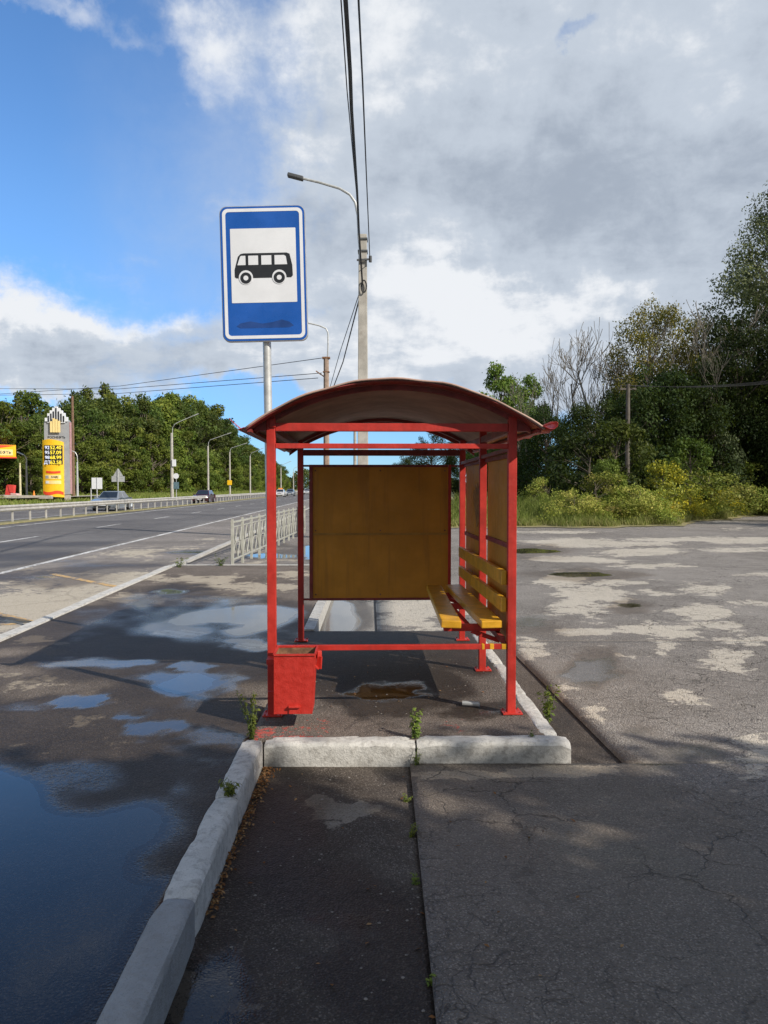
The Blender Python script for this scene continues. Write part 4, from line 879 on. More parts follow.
# canopy corner
CD = 80.0; cb = P(16, 452, CD); cn = thing('station_canopy', (cb.x-6.5*math.cos(R(26))-4.0*math.sin(R(26)), CD-6.5*math.sin(R(26))+4.0*math.cos(R(26)), 0.68), 'orange and red fuel station canopy corner at the left picture edge', 'canopy', rz=R(26))
Kc = CD/F; zc = lambda y: P(5, y, CD).z-0.68
mb = MB(); mb.box((0, 0, (zc(445)+zc(457))/2), (13.0, 8.0, zc(445)-zc(457))); mb.build('fascia', M['tot_yellow'], cn)
mb = MB(); mb.box((0, 0, zc(457.6)), (13.1, 8.1, 0.14)); mb.build('edge_trim', M['tot_red'], cn)
mb = MB(); mb.prism([(4.4, zc(445.2)), (6.45, zc(445.6)), (5.5, zc(447.2)), (4.4, zc(449.4)), (-6, zc(449.4)), (-6, zc(445.2))], 'y', -4.03, -3.98); mb.build('red_wave', M['tot_red'], cn)
mb = MB(); mb.box((4.9, -4.02, zc(452.6)), (2.6, 0.04, 0.62)); mb.build('cream_band', M['tot_cream'], cn)
text_mesh('РОСНЕФТЬ', 0.40, M['steel_dark'], cn, Matrix.Translation((4.95, -4.05, zc(452.8))) @ Matrix.Rotation(R(90), 4, 'X'), 'name_lettering', 0.012)
for x in (-4.5,):
    mb = MB(); mb.box((x, 0, zc(457.6)/2), (0.5, 0.5, zc(457.6))); mb.build('column', M['white'], cn)
# red traffic barrier block, low wall, cones
bp = P(12.5, 497, 72); o = thing('barrier_block', (bp.x, 72, 0.66), 'red and pale traffic barrier block on the station apron', 'barrier')
mb = MB(); mb.prism([(-0.62, 0), (0.10, 0), (0.22, 1.15), (-0.34, 1.2), (-0.42, 1.1)], 'y', -0.3, 0.3); mb.prism([(-0.25, 1.18), (0.30, 1.18), (0.33, 0.5), (-0.1, 0.45)], 'y', -0.36, -0.3); mb.build('red_block', M['barrier_red'], o, bevel=0.04)
mb = MB(); mb.prism([(0.05, 0), (0.95, 0), (0.55, 0.38), (0.05, 0.42)], 'y', -0.5, 0.2); mb.build('pale_base', paint('pale_pink', (0.55, 0.36, 0.33), 0.6), o, bevel=0.03)
mb = MB(); mb.prism([(-9.5, 0), (0.0, 0), (0, 0.30), (-9.5, 0.42)], 'y', -0.15, 0.15); lw = P(50, 500, 70); w_ = mb.build('low_wall', M['low_concrete'], bevel=0.03); w_.location = (lw.x, 70.5, 0.55); tag(w_, 'low pale concrete wall at the foot of the price sign', 'wall')
for px in (34,):
    q = P(px, 498, 73); mb = MB(); mb.tube([(0, 0, 0), (0, 0, 0.03), (0, 0, 0.04), (0, 0, 0.62)], [0.2, 0.2, 0.14, 0.03], 10); c_ = mb.build('traffic_cone', M['orange']); c_.location = (q.x, 73, 0.68); tag(c_, 'small orange traffic cone beside the red barrier block', 'traffic cone')

def simple_pole(name, px, d, ytop, ybase, r, mat, label, cat, arm=None, armmat=None, group=None, headmat=None, zb0=None):
    b = P(px, ybase, d); t = P(px, ytop, d); z0 = b.z if zb0 is None else zb0
    o = thing(name, (b.x, d, z0), label, cat, group); mb = MB()
    mb.tube([(0, 0, -0.3), (0, 0, (t.z-z0)*0.5), (0, 0, t.z-z0)], [r*1.15, r, r*0.8], 10); mb.build('pole', mat, o, smooth=True)
    if arm:
        pts = [Vector((P(x, y, d).x-b.x, 0, P(x, y, d).z-z0)) for x, y in arm]
        mb = MB(); mb.tube([(p.x, -0.02*i, p.z) for i, p in enumerate(pts)], 0.045 if d > 60 else 0.04, 8); mb.build('arm', armmat or mat, o, smooth=True)
        e = pts[-1]; dr = (pts[-1]-pts[-2]).normalized(); mb = MB(); mb.bar(e-dr*0.05, e+dr*0.62, 0.20, 0.10); mb.build('lamp_head', headmat or M['galv'], o, bevel=0.02)
    return o
pg = 'street lamps along the far side of the highway'
simple_pole('gate_post', 20.4, 76, 463, 497, 0.10, paint('cream_post', (0.55, 0.5, 0.3), 0.6), 'thin cream post between the canopy and the price sign', 'post', zb0=0.6)
simple_pole('street_lamp', 26.8, 78, 462, 498, 0.09, M['concrete_pole'], 'short bent lamp post just right of the thin cream post', 'street lamp', [(26.8, 462.5), (26.3, 458), (24.6, 455.3), (23.0, 454.6)], group=pg, zb0=0.6)
o = simple_pole('rusty_mast', 73.6, 84, 396, 500, 0.16, paint('rusty_mast', (0.17, 0.10, 0.06), 0.8, 0.3), 'tall thin rusty mast just right of the fuel price sign', 'mast', zb0=0.6)
simple_pole('street_lamp', 77.6, 82, 462, 500, 0.11, M['galv'], 'short grey lamp post with a hooked top right of the rusty mast', 'street lamp', [(77.6, 463), (77.2, 456), (75.6, 452.5), (72.5, 451), (70.5, 451)], group=pg, zb0=0.6)
o = simple_pole('street_lamp', 172.2, 101, 433, 499, 0.20, M['concrete_pole'], 'thick pale concrete lamp pole with small signs, nearest lamp on the far roadside', 'street lamp', [(172.4, 436), (172.6, 428), (174.5, 424.5), (179, 422), (194, 415.6)], M['galv'], group=pg, zb0=0.1)
mb = MB(); mb.box((0.35, -0.25, P(172, 463, 101).z-0.1), (0.5, 0.16, 0.9)); mb.build('meter_box', M['white'], o, bevel=0.02)
o = simple_pole('road_sign', 176.4, 99, 474, 499, 0.05, M['galv'], 'round white and square blue-grey signs on a thin post beside the thick concrete pole', 'road sign', zb0=0.1)
mb = MB(); mb.prism(circ(0, P(0, 476, 99).z-0.1, 0.36), 'y', -0.09, -0.06); mb.build('round_sign', M['white'], o); mb = MB(); mb.prism(rrect(-0.36, 0.36, P(0, 489, 99).z-0.1, P(0, 482, 99).z-0.1, 0.05, 2), 'y', -0.09, -0.06); mb.build('square_sign', paint('dull_teal', (0.10, 0.17, 0.20), 0.5), o)
for px, d, yt, arm, lab in ((208.3, 122, 446, [(208.3, 448), (208.5, 442.5), (210, 440), (227.5, 434)], 'second lamp post along the far roadside, with a straight grey arm'),
                            (230.0, 141, 452, [(230.0, 454), (230.2, 450.0), (231.5, 448), (244, 444)], 'pale lamp post carrying a small yellow sign'),
                            (250.3, 160, 456, [(250.3, 458), (250.5, 455.0), (251.5, 453), (261, 449)], 'fourth lamp post along the far roadside, next to the red shelter post'),
                            (281.0, 186, 468, [(281, 470), (281, 466), (282, 465), (289, 462)], 'lamp post seen above the white car with the roof sign'),
                            (293.5, 214, 472, [(293.5, 473), (293.7, 469), (294.5, 468), (300, 466)], 'small far lamp post left of the dark rear shelter post')):
    o = simple_pole('street_lamp', px, d, yt, 499, 0.15, M['concrete_pole'], lab, 'street lamp', arm, M['galv'], group=pg, zb0=0.0)
    if px == 230.0:
        mb = MB(); mb.prism(rrect(-0.42, 0.42, P(0, 485, d).z, P(0, 480.2, d).z, 0.05, 2), 'y', -0.24, -0.2); mb.build('yellow_sign', M['tot_yellow'], o)
# white boards seen from behind
o = thing('board_sign', (P(97, 490, 74).x, 74, 0.1), 'white square board sign on two grey legs', 'road sign')
mb = MB(); mb.box((0, 0, P(0, 483.3, 74).z-0.1), (1.0, 0.05, 1.08)); mb.build('board', M['white'], o)
mb = MB(); mb.box((0, -0.04, P(0, 483.3, 74).z-0.1), (0.05, 0.03, 1.08)); mb.build('stiffener', M['grey_panel'], o)
for x, zt_ in ((-0.60, P(0, 488, 74).z), (-0.02, P(0, 489, 74).z)): mb = MB(); mb.tube([(x, 0.06, -0.3), (x, 0.06, zt_-0.1)], 0.06, 8); mb.build('leg', M['galv'], o)
o = thing('warning_sign', (P(118.3, 490, 70).x, 70, 0.1), 'triangular sign above a wide plate, both seen from the back, behind the blue-grey saloon car', 'road sign')
zz = lambda y: P(0, y, 70).z-0.1; Kk = 70/F
mb = MB(); mb.prism([(-5.0*Kk, zz(476.2)), (5.0*Kk, zz(476.2)), (0.5*Kk, zz(468.6)), (-0.5*Kk, zz(468.6))], 'y', -0.03, 0.0); mb.build('triangle', M['galv'], o)
mb = MB(); mb.box((0, -0.005, zz(479)), (13*Kk, 0.03, 5.6*Kk)); mb.build('plate', M['galv'], o)
mb = MB(); mb.tube([(0, -0.07, -0.3), (0, -0.07, zz(469.5))], 0.05, 8); mb.build('pole', M['galv'], o)

# ================================================================ NEAR POLES AND WIRES
PD = 24.0; b = P(363, 551, PD); zb0 = -0.14; tz = P(363, 235, PD).z
lp = thing('lamp_pole', (P(363, 488, PD).x, PD, zb0), 'tall square concrete lamp pole rising behind the shelter roof', 'street lamp')
mb = MB(); h = tz-zb0; vs = []
for z, w in ((-0.3, 0.36), (h, 0.25)): vs += [(-w/2, -w/2, z), (w/2, -w/2, z), (w/2, w/2, z), (-w/2, w/2, z)]
mb.add(vs, [(0, 1, 5, 4), (1, 2, 6, 5), (2, 3, 7, 6), (3, 0, 4, 7), (4, 5, 6, 7)]); mb.build('pole', M['concrete_pole'], lp, bevel=0.02)
L_ = lambda x, y: Vector((P(x, y, PD).x-lp.location.x, -0.20, P(x, y, PD).z-zb0))
mb = MB(); mb.tube([L_(361, 262), L_(359, 240), L_(358, 218), L_(355.5, 205), L_(350, 197), L_(340, 191), L_(320, 185), L_(303, 181)], 0.04, 8); mb.build('arm', M['galv'], lp, smooth=True)
mb = MB(); a, c = L_(304, 181.5), L_(288.5, 177.5); mb.bar(a, c, 0.22, 0.11); mb.build('lamp_head', M['steel_dark'], lp, bevel=0.03)
mb = MB()
for y in (240, 252): mb.box((0, 0, P(0, y, PD).z-zb0), (0.30, 0.32, 0.05))
mb.bar(L_(357, 262), L_(372, 261), 0.05); mb.tube([L_(370.5, 264), L_(370.5, 258)], 0.05, 8); mb.build('bracket', M['steel_dark'], lp)
def wire(name, pts, r, label, group=None, sag=0.0, n=14, mat=None):
    out = []
    for i in range(len(pts)-1):
        a, b = Vector(pts[i]), Vector(pts[i+1])
        for k in range(n+(1 if i == len(pts)-2 else 0)):
            t = k/n; p = a.lerp(b, t); p.z -= sag*4*t*(1-t); out.append(p)
    mb = MB(); mb.tube(out, r, 6); o = mb.build(name, mat or M['wire'], smooth=True); return tag(o, label, 'cable', group)
wg = 'overhead cables'
wire('thick_cable', [P(362.5, 285, PD-0.25), P(359, 232, PD-1.2), P(357, 190, 18.5), P(351.5, 110, 12.5), P(350, 70, 10.9), P(345.5, 0, 9.0), P(338, -140, 6.5), (-0.3, -12, 8.6)], 0.030, 'thickest black cable running up from the concrete pole to the top of the picture', wg, n=5)
wire('thin_cable', [P(362, 282, PD-0.25), P(357, 200, 19), P(347, 90, 11.6), P(341, 0, 9.0), P(332, -140, 6.5), (-0.55, -12, 8.6)], 0.009, 'thinnest cable, just left of the thickest black one', wg, n=6)
pts = [P(370, 262, PD-0.2), P(367, 190, 18.8), P(362.5, 80, 12), P(359, 10, 9.4), P(352, -140, 6.6), (0.2, -12, 8.8)]
wire('twisted_cable', pts, 0.014, 'twisted black cable right of the thickest one, ending at the pole bracket', wg, n=6)
mb = MB(); n = 14; mb.tube([L_(364+2.6*math.cos(2*math.pi*i/n), 288+6*math.sin(2*math.pi*i/n)) for i in range(n)]+[L_(366.6, 288)], 0.022, 6); mb.build('cable_loop', M['wire'], lp, smooth=True)
# second pole
QD = 42.0; q0 = P(326.5, 488, QD); sp = thing('second_lamp_pole', (q0.x, QD, -0.15), 'brownish lamp pole with a bracket top left of the concrete pole', 'street lamp')
S_ = lambda x, y: Vector((P(x, y, QD).x-q0.x, 0, P(x, y, QD).z+0.15))
mb = MB(); mb.tube([(0, 0, -0.3), (0, 0, S_(326, 357).z)], [0.19, 0.15], 8); mb.build('pole', paint('brown_pole', (0.30, 0.22, 0.17), 0.85, 0.25), sp, smooth=True)
mb = MB(); mb.tube([S_(327.5, 360), S_(328, 345), S_(328, 333), S_(326, 328.5), S_(319, 325.5), S_(308, 323)], 0.04, 8); mb.build('arm', M['galv'], sp, smooth=True)
mb = MB(); mb.bar(S_(308.5, 323), S_(300, 321.5), 0.16, 0.09); mb.build('lamp_head', M['galv'], sp)
mb = MB(); mb.box((0, 0, S_(0, 358).z), (0.42, 0.3, 0.09)); mb.build('cap_plate', M['rust'], sp)
mb = MB(); mb.box((0, 0, S_(0, 372).z), (0.36, 0.3, 0.05)); mb.build('clamp_band', M['rust'], sp)
mb = MB(); mb.bar(S_(326, 378), S_(316, 371), 0.06); mb.build('side_arm', M['rust'], sp)
tp = thing('third_lamp_pole', (P(355, 488, 82).x, 82, -0.15), 'thin pale pole seen under the shelter roof left of the concrete pole', 'pole'); mb = MB(); mb.tube([(0, 0, -0.3), (0, 0, P(0, 412, 82).z)], [0.2, 0.15], 8); mb.build('pole', M['concrete_pole'], tp)
mb = MB(); mb.bar((-0.4, 0, P(0, 414, 82).z), (0.4, 0, P(0, 414, 82).z), 0.1); mb.build('crossarm', M['galv'], tp)
for i, (y0, lab) in enumerate(((300, 'cable slanting from the concrete pole down behind the roof, left strand'), (288, 'cable slanting from the concrete pole down behind the roof, right strand'))):
    wire('slanting_cable', [P(359+i*2, y0, PD), P(343-i*3, 362-i*10, 33), P(327, 404-i*6, QD)], 0.022-i*0.008, lab, wg, n=8)
ww = [((322, 358), (-60, 398), 'uppermost thin wire left of the bus stop sign, slanting down to the left'), ((322, 373), (-60, 388.5), 'middle thin wire crossing above the forest'), ((318, 378), (-60, 396), 'thin wire just under the middle one above the forest'), ((322, 362), (-40, 372), 'x')]
for (a, c, lab) in ww[:3]:
    wire('thin_wire', [P(*a, QD), P(118 if a[1] != 358 else 120, 389+(a[1]-373)*0.9 if a[1] != 358 else 386, 60), P(*c, 78)], 0.018, lab, wg, n=8)

# ================================================================ VEGETATION
def leaf_quads(C, N, size, rng, hue, elong=0.55, wob=0.8):
    """C centres, N outward directions -> rhombus leaves"""
    n = len(C); nrm = N+rng.normal(0, wob, (n, 3)); nrm /= np.linalg.norm(nrm, axis=1, keepdims=True)+1e-9
    t = rng.normal(0, 1, (n, 3)); a = np.cross(nrm, t); a /= np.linalg.norm(a, axis=1, keepdims=True)+1e-9
    b = np.cross(nrm, a); s = (size*rng.uniform(0.6, 1.3, n))[:, None]
    V = np.stack([C-a*s*0.5, C+b*s*elong*0.5+nrm*s*0.06, C+a*s*0.5, C-b*s*elong*0.5+nrm*s*0.06], 1).reshape(-1, 3)
    return V, np.arange(4*n).reshape(n, 4), hue
def tubes_np(paths, sides=5):
    Vs = []; Qs = []; base = 0; ang = np.linspace(0, 2*np.pi, sides, endpoint=False)
    for pts, rad in paths:
        pts = np.asarray(pts, float); k = len(pts); T = np.gradient(pts, axis=0); T /= np.linalg.norm(T, axis=1, keepdims=True)+1e-9
        S = np.cross(T, np.array([0.31, 0.17, 0.2])); S /= np.linalg.norm(S, axis=1, keepdims=True)+1e-9; U = np.cross(S, T)
        ring = pts[:, None, :]+(S[:, None, :]*np.cos(ang)[None, :, None]+U[:, None, :]*np.sin(ang)[None, :, None])*np.asarray(rad)[:, None, None]
        i = np.arange(k-1)[:, None]*sides; j = np.arange(sides)[None, :]; jn = (j+1) % sides
        Q = np.stack([i+j, i+jn, i+sides+jn, i+sides+j], -1).reshape(-1, 4); Vs.append(ring.reshape(-1, 3)); Qs.append(Q+base); base += k*sides
    return np.vstack(Vs), np.vstack(Qs)
def limb(a, b, r0, r1, rng, n=5, bend=0.12, up=0.1):
    t = np.linspace(0, 1, n)[:, None]; a = np.asarray(a, float); b = np.asarray(b, float); L = np.linalg.norm(b-a)
    p = a+(b-a)*t+np.sin(np.pi*t)*rng.normal(0, bend*L, 3)*0.5; p[:, 2] += (np.sin(np.pi*t[:, 0])*up*-L*0.3)
    return p, r0+(r1-r0)*t[:, 0]
def tree_meshes(name, seed, H, Rr, base, nclump, nleaf, size, shape='round', wob=0.8, clump=0.30, open_=0.0, trunk_r=None):
    """H height, Rr crown radius, base: crown bottom height. returns (trunk mesh, crown mesh)"""
    rng = np.random.default_rng(seed); tr = trunk_r or H*0.016; C = []; RC = []
    for k in range(nclump):
        for _ in range(40):
            t = rng.uniform(0, 1)
            f = {'round': math.sin(math.pi*(0.12+0.80*t))**0.6, 'cone': (1-t)**0.7*0.95+0.12, 'tall': (1-abs(2*t-0.75)**2*0.55)*(1 if t < 0.8 else (1-(t-0.8)*2.2)), 'bush': math.sqrt(max(0.05, 1-t*t))}[shape]
            r = Rr*f*math.sqrt(rng.uniform(0.12, 1.0)); a = rng.uniform(0, 2*np.pi)
            p = np.array([r*math.cos(a), r*math.sin(a), base+(H-base)*t*0.94])
            rc = Rr*clump*rng.uniform(0.65, 1.25)*(1-0.35*t)
            if not C or min(np.linalg.norm((p-c)) for c in C) > rc*0.55: break
        C.append(p); RC.append(rc)
    C = np.array(C); RC = np.array(RC); per = np.maximum(20, (nleaf*RC**2/np.sum(RC**2)).astype(int))
    P_, N_, Hh = [], [], []; ax = np.array([0, 0, (base+H)/2])
    for c, rc, n in zip(C, RC, per):
        d = rng.normal(0, 1, (n, 3)); d /= np.linalg.norm(d, axis=1, keepdims=True); rad = rc*(rng.uniform(0.15, 1, n)**0.45)*(1+0.22*np.sin(d[:, 0]*7+c[0])*np.sin(d[:, 2]*6+c[1]))
        q = c+d*rad[:, None]*np.array([1.08, 1.08, 0.8]); stray = rng.uniform(0, 1, n) < 0.07; q[stray] += d[stray]*rc*rng.uniform(0.1, 0.55, (stray.sum(), 1))
        P_.append(q); o = d+0.35*(q-ax)/(Rr+1e-6)+np.array([0, 0, 0.35]); N_.append(o/np.linalg.norm(o, axis=1, keepdims=True))
        Hh.append(np.clip(rng.normal(rng.uniform(0.2, 0.8), 0.16, n), 0, 1))
    P_ = np.vstack(P_); ok = P_[:, 2] > 0.03; P_ = P_[ok]; N_ = np.vstack(N_)[ok]; Hh = np.concatenate(Hh)[ok]
    V, Q, hue = leaf_quads(P_, N_, size, rng, Hh, wob=wob); crown = np_mesh(name+'_crown', V, Q, hue)
    top = np.array([rng.normal(0, Rr*0.1), rng.normal(0, Rr*0.1), H*0.82]); z = np.linspace(0, 1, 8)[:, None]
    tp = np.array([0, 0, -0.3])+z*(top-np.array([0, 0, -0.3]))+np.sin(z*5+seed)*np.array([0.012, 0.01, 0])*H; paths = [(tp, tr*(1.15-0.95*z[:, 0]))]
    for c, rc in zip(C, RC):
        zz_ = max(base*0.55, min(c[2]*0.72, H*0.75)); i = min(6, max(0.5, (zz_+0.3)/(H*0.82+0.3)*7)); i0 = int(i); a = tp[i0]+(tp[i0+1]-tp[i0])*(i-i0)
        paths.append(limb(a, c, tr*0.42*(1-0.5*i/7), tr*0.06, rng))
        for _ in range(2): paths.append(limb(a+(c-a)*0.65, c+rng.normal(0, rc*0.5, 3), tr*0.10, tr*0.025, rng, 4))
    V, Q = tubes_np(paths, 6); return np_mesh(name+'_trunk', V, Q), crown
def bare_mesh(name, seed, H, spread=0.32, depth=5, twig=0.012):
    rng = np.random.default_rng(seed); paths = []
    def grow(p, d, L, r, k):
        n = 5; pts = [p]; q = p.copy(); dd = d.copy()
        for _ in range(n-1):
            dd = dd+rng.normal(0, 0.10, 3)+np.array([0, 0, 0.04]); dd /= np.linalg.norm(dd); q = q+dd*L/(n-1); pts.append(q)
        r1 = max(twig*0.6, r*0.62); paths.append((np.array(pts), np.linspace(r, r1, n)))
        if k == 0: return
        for i in range(3 if k > 2 else 4):
            f = rng.uniform(0.35, 1.0); b = pts[min(n-1, int(f*(n-1)+0.5))]; sd = rng.normal(0, 1, 3); sd -= sd.dot(dd)*dd; sd /= np.linalg.norm(sd)
            nd = dd*0.85+sd*rng.uniform(spread, spread*2.2)+np.array([0, 0, 0.22]); nd /= np.linalg.norm(nd); grow(b, nd, L*rng.uniform(0.55, 0.78), r1*rng.uniform(0.55, 0.85), k-1)
    grow(np.array([0., 0., -0.3]), np.array([rng.normal(0, .05), rng.normal(0, .05), 1.]), H*0.40, H*0.011, depth)
    V, Q = tubes_np(paths, 4); zmax = V[:, 2].max(); V *= H/zmax; return np_mesh(name, V, Q)

def plant_tree(name, meshes, mats, loc, label, cat, group=None, s=(1, 1, 1), rz=0.0):
    o = thing(name, loc, label, cat, group, rz); o.scale = s
    for nm, me, mt in zip(('trunk', 'crown'), meshes, mats):
        if not me.materials: me.materials.append(mt)
        ob = bpy.data.objects.new(nm, me); COL.objects.link(ob); ob.parent = o
    return o
def retint(me, mat, name):
    m = me.copy(); m.name = name; m.materials.clear(); m.materials.append(mat); return m

# ---- forest beyond the highway
FA = [tree_meshes('forest_tree_a', 21, 14.0, 4.2, 1.0, 46, 9500, 0.42), tree_meshes('forest_tree_b', 22, 15.5, 4.6, 0.8, 52, 10000, 0.42, 'round'), tree_meshes('forest_tree_c', 23, 13.0, 3.6, 0.6, 42, 8500, 0.40, 'tall'), tree_meshes('forest_tree_d', 24, 12.0, 4.4, 0.3, 46, 9000, 0.40, 'bush')]
FM = [M['leaf_forest'], M['leaf_deep'], M['leaf_deep'], M['leaf_forest']]
rnd = random.Random(40)
# skyline of the forest in the photo: px -> y of tree tops
SKY_X = [-80, 0, 35, 60, 85, 110, 140, 165, 190, 205, 222, 242, 262, 285, 305, 330]; SKY_Y = [395, 397, 400, 404, 389, 391, 400, 393, 396, 405, 418, 440, 455, 466, 474, 480]
def skyline(px): return float(np.interp(px, SKY_X, SKY_Y))
fk = 0
kinds = ['broad green tree in the forest edge beyond the highway', 'dark dense tree in the forest beyond the highway', 'tall green tree in the forest beyond the highway', 'low spreading tree at the foot of the forest beyond the highway']
def forest(d, x, hs, k, lab):
    global fk
    px = 384+F*x/d; top = EYE+(488-skyline(px))/F*d; H = [14.0, 15.5, 13.0, 12.0][k]
    zb = 0.3; s = max(0.25, (top-zb)*hs/H); w = s*rnd.uniform(0.92, 1.15)
    plant_tree('forest_tree', FA[k], (M['bark'], FM[k]), (x, d, zb), lab, 'tree', 'forest trees beyond the highway', (w, w, s), rnd.uniform(0, 6.28)); fk += 1
d = 62.0
while d < 420:                                  # back row makes the skyline
    for row, off, hs in ((0, -40.5, 1.02), (1, -47.0, 1.06)):
        forest(d+rnd.uniform(-2, 2), off-0.034*d+rnd.uniform(-1.5, 1.5), hs*rnd.uniform(0.9, 1.05), rnd.choice((0, 1, 1, 2)), kinds[1] if row else kinds[0])
    d += 5.6+d*0.012
d = 80.0
while d < 380:                                  # lower edge row
    forest(d+rnd.uniform(-2, 2), -34.8-0.034*d+rnd.uniform(-1, 1), rnd.uniform(0.42, 0.68), rnd.choice((3, 3, 0)), kinds[3]); d += 4.4+d*0.012
for d_, x_ in ((92, -41), (99, -44), (106, -41.5), (97, -50)): forest(d_, x_, rnd.uniform(0.8, 0.95), 1, kinds[2])
# farthest wood
V_, Q_, h_ = [], [], []
rg = np.random.default_rng(5); n = 26000
X_ = rg.uniform(-70, 110, n); Y_ = rg.uniform(430, 470, n); hh = 8+3*np.sin(X_*0.11)+2*np.sin(X_*0.37); Z_ = rg.uniform(0, 1, n)**0.8*hh
V, Q, hue = leaf_quads(np.stack([X_, Y_, Z_], -1), np.tile([0, -0.6, 0.5], (n, 1)), 1.3, rg, rg.uniform(0, 1, n))
tag(link('far_wood', np_mesh('far_wood', V, Q, hue), M['leaf_deep']), 'far off dark wood closing the view down the highway', 'wood', kind='stuff')

# ---- right side
def rz_(): return rnd.uniform(0, 6.28)
BIG = tree_meshes('tall_tree', 31, 17.5, 5.6, 2.0, 170, 105000, 0.15, 'tall', clump=0.25)
BIGD = tree_meshes('dark_tree', 32, 11.0, 4.6, 0.4, 70, 34000, 0.20, 'round', clump=0.30)
BIGE = tree_meshes('dark_tree_b', 33, 10.0, 4.0, 0.2, 60, 28000, 0.20, 'bush', clump=0.32)
YEL = tree_meshes('yellowing_tree', 34, 10.0, 3.6, 1.5, 150, 42000, 0.14, 'round', clump=0.26)
GRN = tree_meshes('pale_tree', 35, 9.0, 2.8, 1.0, 64, 20000, 0.19, 'tall', clump=0.3)
def at(px, d, z=0.2): return (P(px, 488, d).x, d, z)
def hgt(y, d, z=0.2): return EYE+(488-y)/F*d-z
def put(kind, px, d, ytop, H, mats, name, label, cat='tree', group=None, w=1.0, rz=None):
    d = max(d, vd(px)+5.5) if px < 900 else d; s = hgt(ytop, d)/H; return plant_tree(name, kind, mats, at(px, d), label, cat, group, (s*w, s*w, s), rz_() if rz is None else rz)
SIL = (BIG[0].copy(), retint(BIG[1], M['leaf_silver'], 'tall_tree_crown'))
put(SIL, 794, 42, 162, 17.5, (M['bark'], M['leaf_silver']), 'tall_tree', 'very tall grey-green tree at the right edge of the picture', w=0.92, rz=0.6)
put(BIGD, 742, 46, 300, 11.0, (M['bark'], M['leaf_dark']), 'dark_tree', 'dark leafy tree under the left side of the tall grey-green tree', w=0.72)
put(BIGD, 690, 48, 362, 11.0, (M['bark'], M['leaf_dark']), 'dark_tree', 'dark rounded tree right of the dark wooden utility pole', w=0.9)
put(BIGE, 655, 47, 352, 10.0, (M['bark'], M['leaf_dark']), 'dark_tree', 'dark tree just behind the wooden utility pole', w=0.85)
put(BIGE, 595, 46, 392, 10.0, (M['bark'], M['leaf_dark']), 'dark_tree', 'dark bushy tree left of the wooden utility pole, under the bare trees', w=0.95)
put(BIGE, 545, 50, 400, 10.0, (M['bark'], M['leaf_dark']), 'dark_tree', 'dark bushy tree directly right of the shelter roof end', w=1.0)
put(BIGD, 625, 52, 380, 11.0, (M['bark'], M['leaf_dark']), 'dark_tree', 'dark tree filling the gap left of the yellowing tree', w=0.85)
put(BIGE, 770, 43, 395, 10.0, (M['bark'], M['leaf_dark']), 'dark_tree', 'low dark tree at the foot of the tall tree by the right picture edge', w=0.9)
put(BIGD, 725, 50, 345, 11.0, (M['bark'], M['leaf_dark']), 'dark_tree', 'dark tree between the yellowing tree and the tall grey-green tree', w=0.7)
put(YEL, 655, 53, 303, 10.0, (M['bark_pale'], M['leaf_yellow']), 'yellowing_tree', 'yellow-brown thin-leaved tree above the wooden utility pole', w=0.72)
put(GRN, 496, 62, 360, 9.0, (M['bark'], M['leaf_fresh']), 'pale_tree', 'fresh green tree rising just behind the right half of the shelter roof', w=0.85)
put(GRN, 528, 66, 372, 9.0, (M['bark'], M['leaf_yellow']), 'pale_tree', 'olive tree between the fresh green tree and the bare trees', w=0.8)
put(BIGD, 432, 78, 430, 11.0, (M['bark'], M['leaf_forest']), 'far_tree', 'dark green tree seen under the shelter roof above the end panel', w=0.75)
put(BIGE, 404, 95, 452, 10.0, (M['bark'], M['leaf_forest']), 'far_tree', 'small far tree seen over the left part of the end panel', w=0.8)
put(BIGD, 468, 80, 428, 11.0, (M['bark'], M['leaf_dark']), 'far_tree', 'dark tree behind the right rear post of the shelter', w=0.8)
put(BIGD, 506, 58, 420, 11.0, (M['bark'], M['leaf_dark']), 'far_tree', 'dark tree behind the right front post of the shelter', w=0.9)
for px, dd_, H_ in ((300, 230, 0), ):
    pass
BARE = [bare_mesh('bare_tree_%d' % i, 50+i, 11.0, 0.27+0.03*i, 4, 0.018) for i in range(3)]
bl = ['bare thin-branched tree farthest left in the bare group', 'bare upright tree left of centre in the bare group', 'tallest bare tree in the middle of the bare group', 'bare tree with spreading twigs right of the tallest bare one', 'bare tree touching the left side of the yellowing tree', 'bare branching tree rising out between the yellowing tree and the tall tree', 'short bare tree in front of the others just right of the shelter roof', 'bare leaning tree beside the tall grey-green tree']
for i, (px, d_, yt) in enumerate(((545, 55, 352), (562, 54, 340), (580, 55, 322), (596, 53, 340), (612, 55, 330), (700, 49, 304), (533, 52, 372), (716, 47, 318))):
    me = BARE[i % 3]
    if not me.materials: me.materials.append(M['twig'])
    d_ = max(d_, vd(px)+6); o = bpy.data.objects.new('bare_tree', me); COL.objects.link(o); s = hgt(yt, d_)/11.0; o.scale = (s, s, s); o.location = at(px, d_); o.rotation_euler = (0, 0, rz_()); tag(o, bl[i], 'tree', 'bare trees on the right')
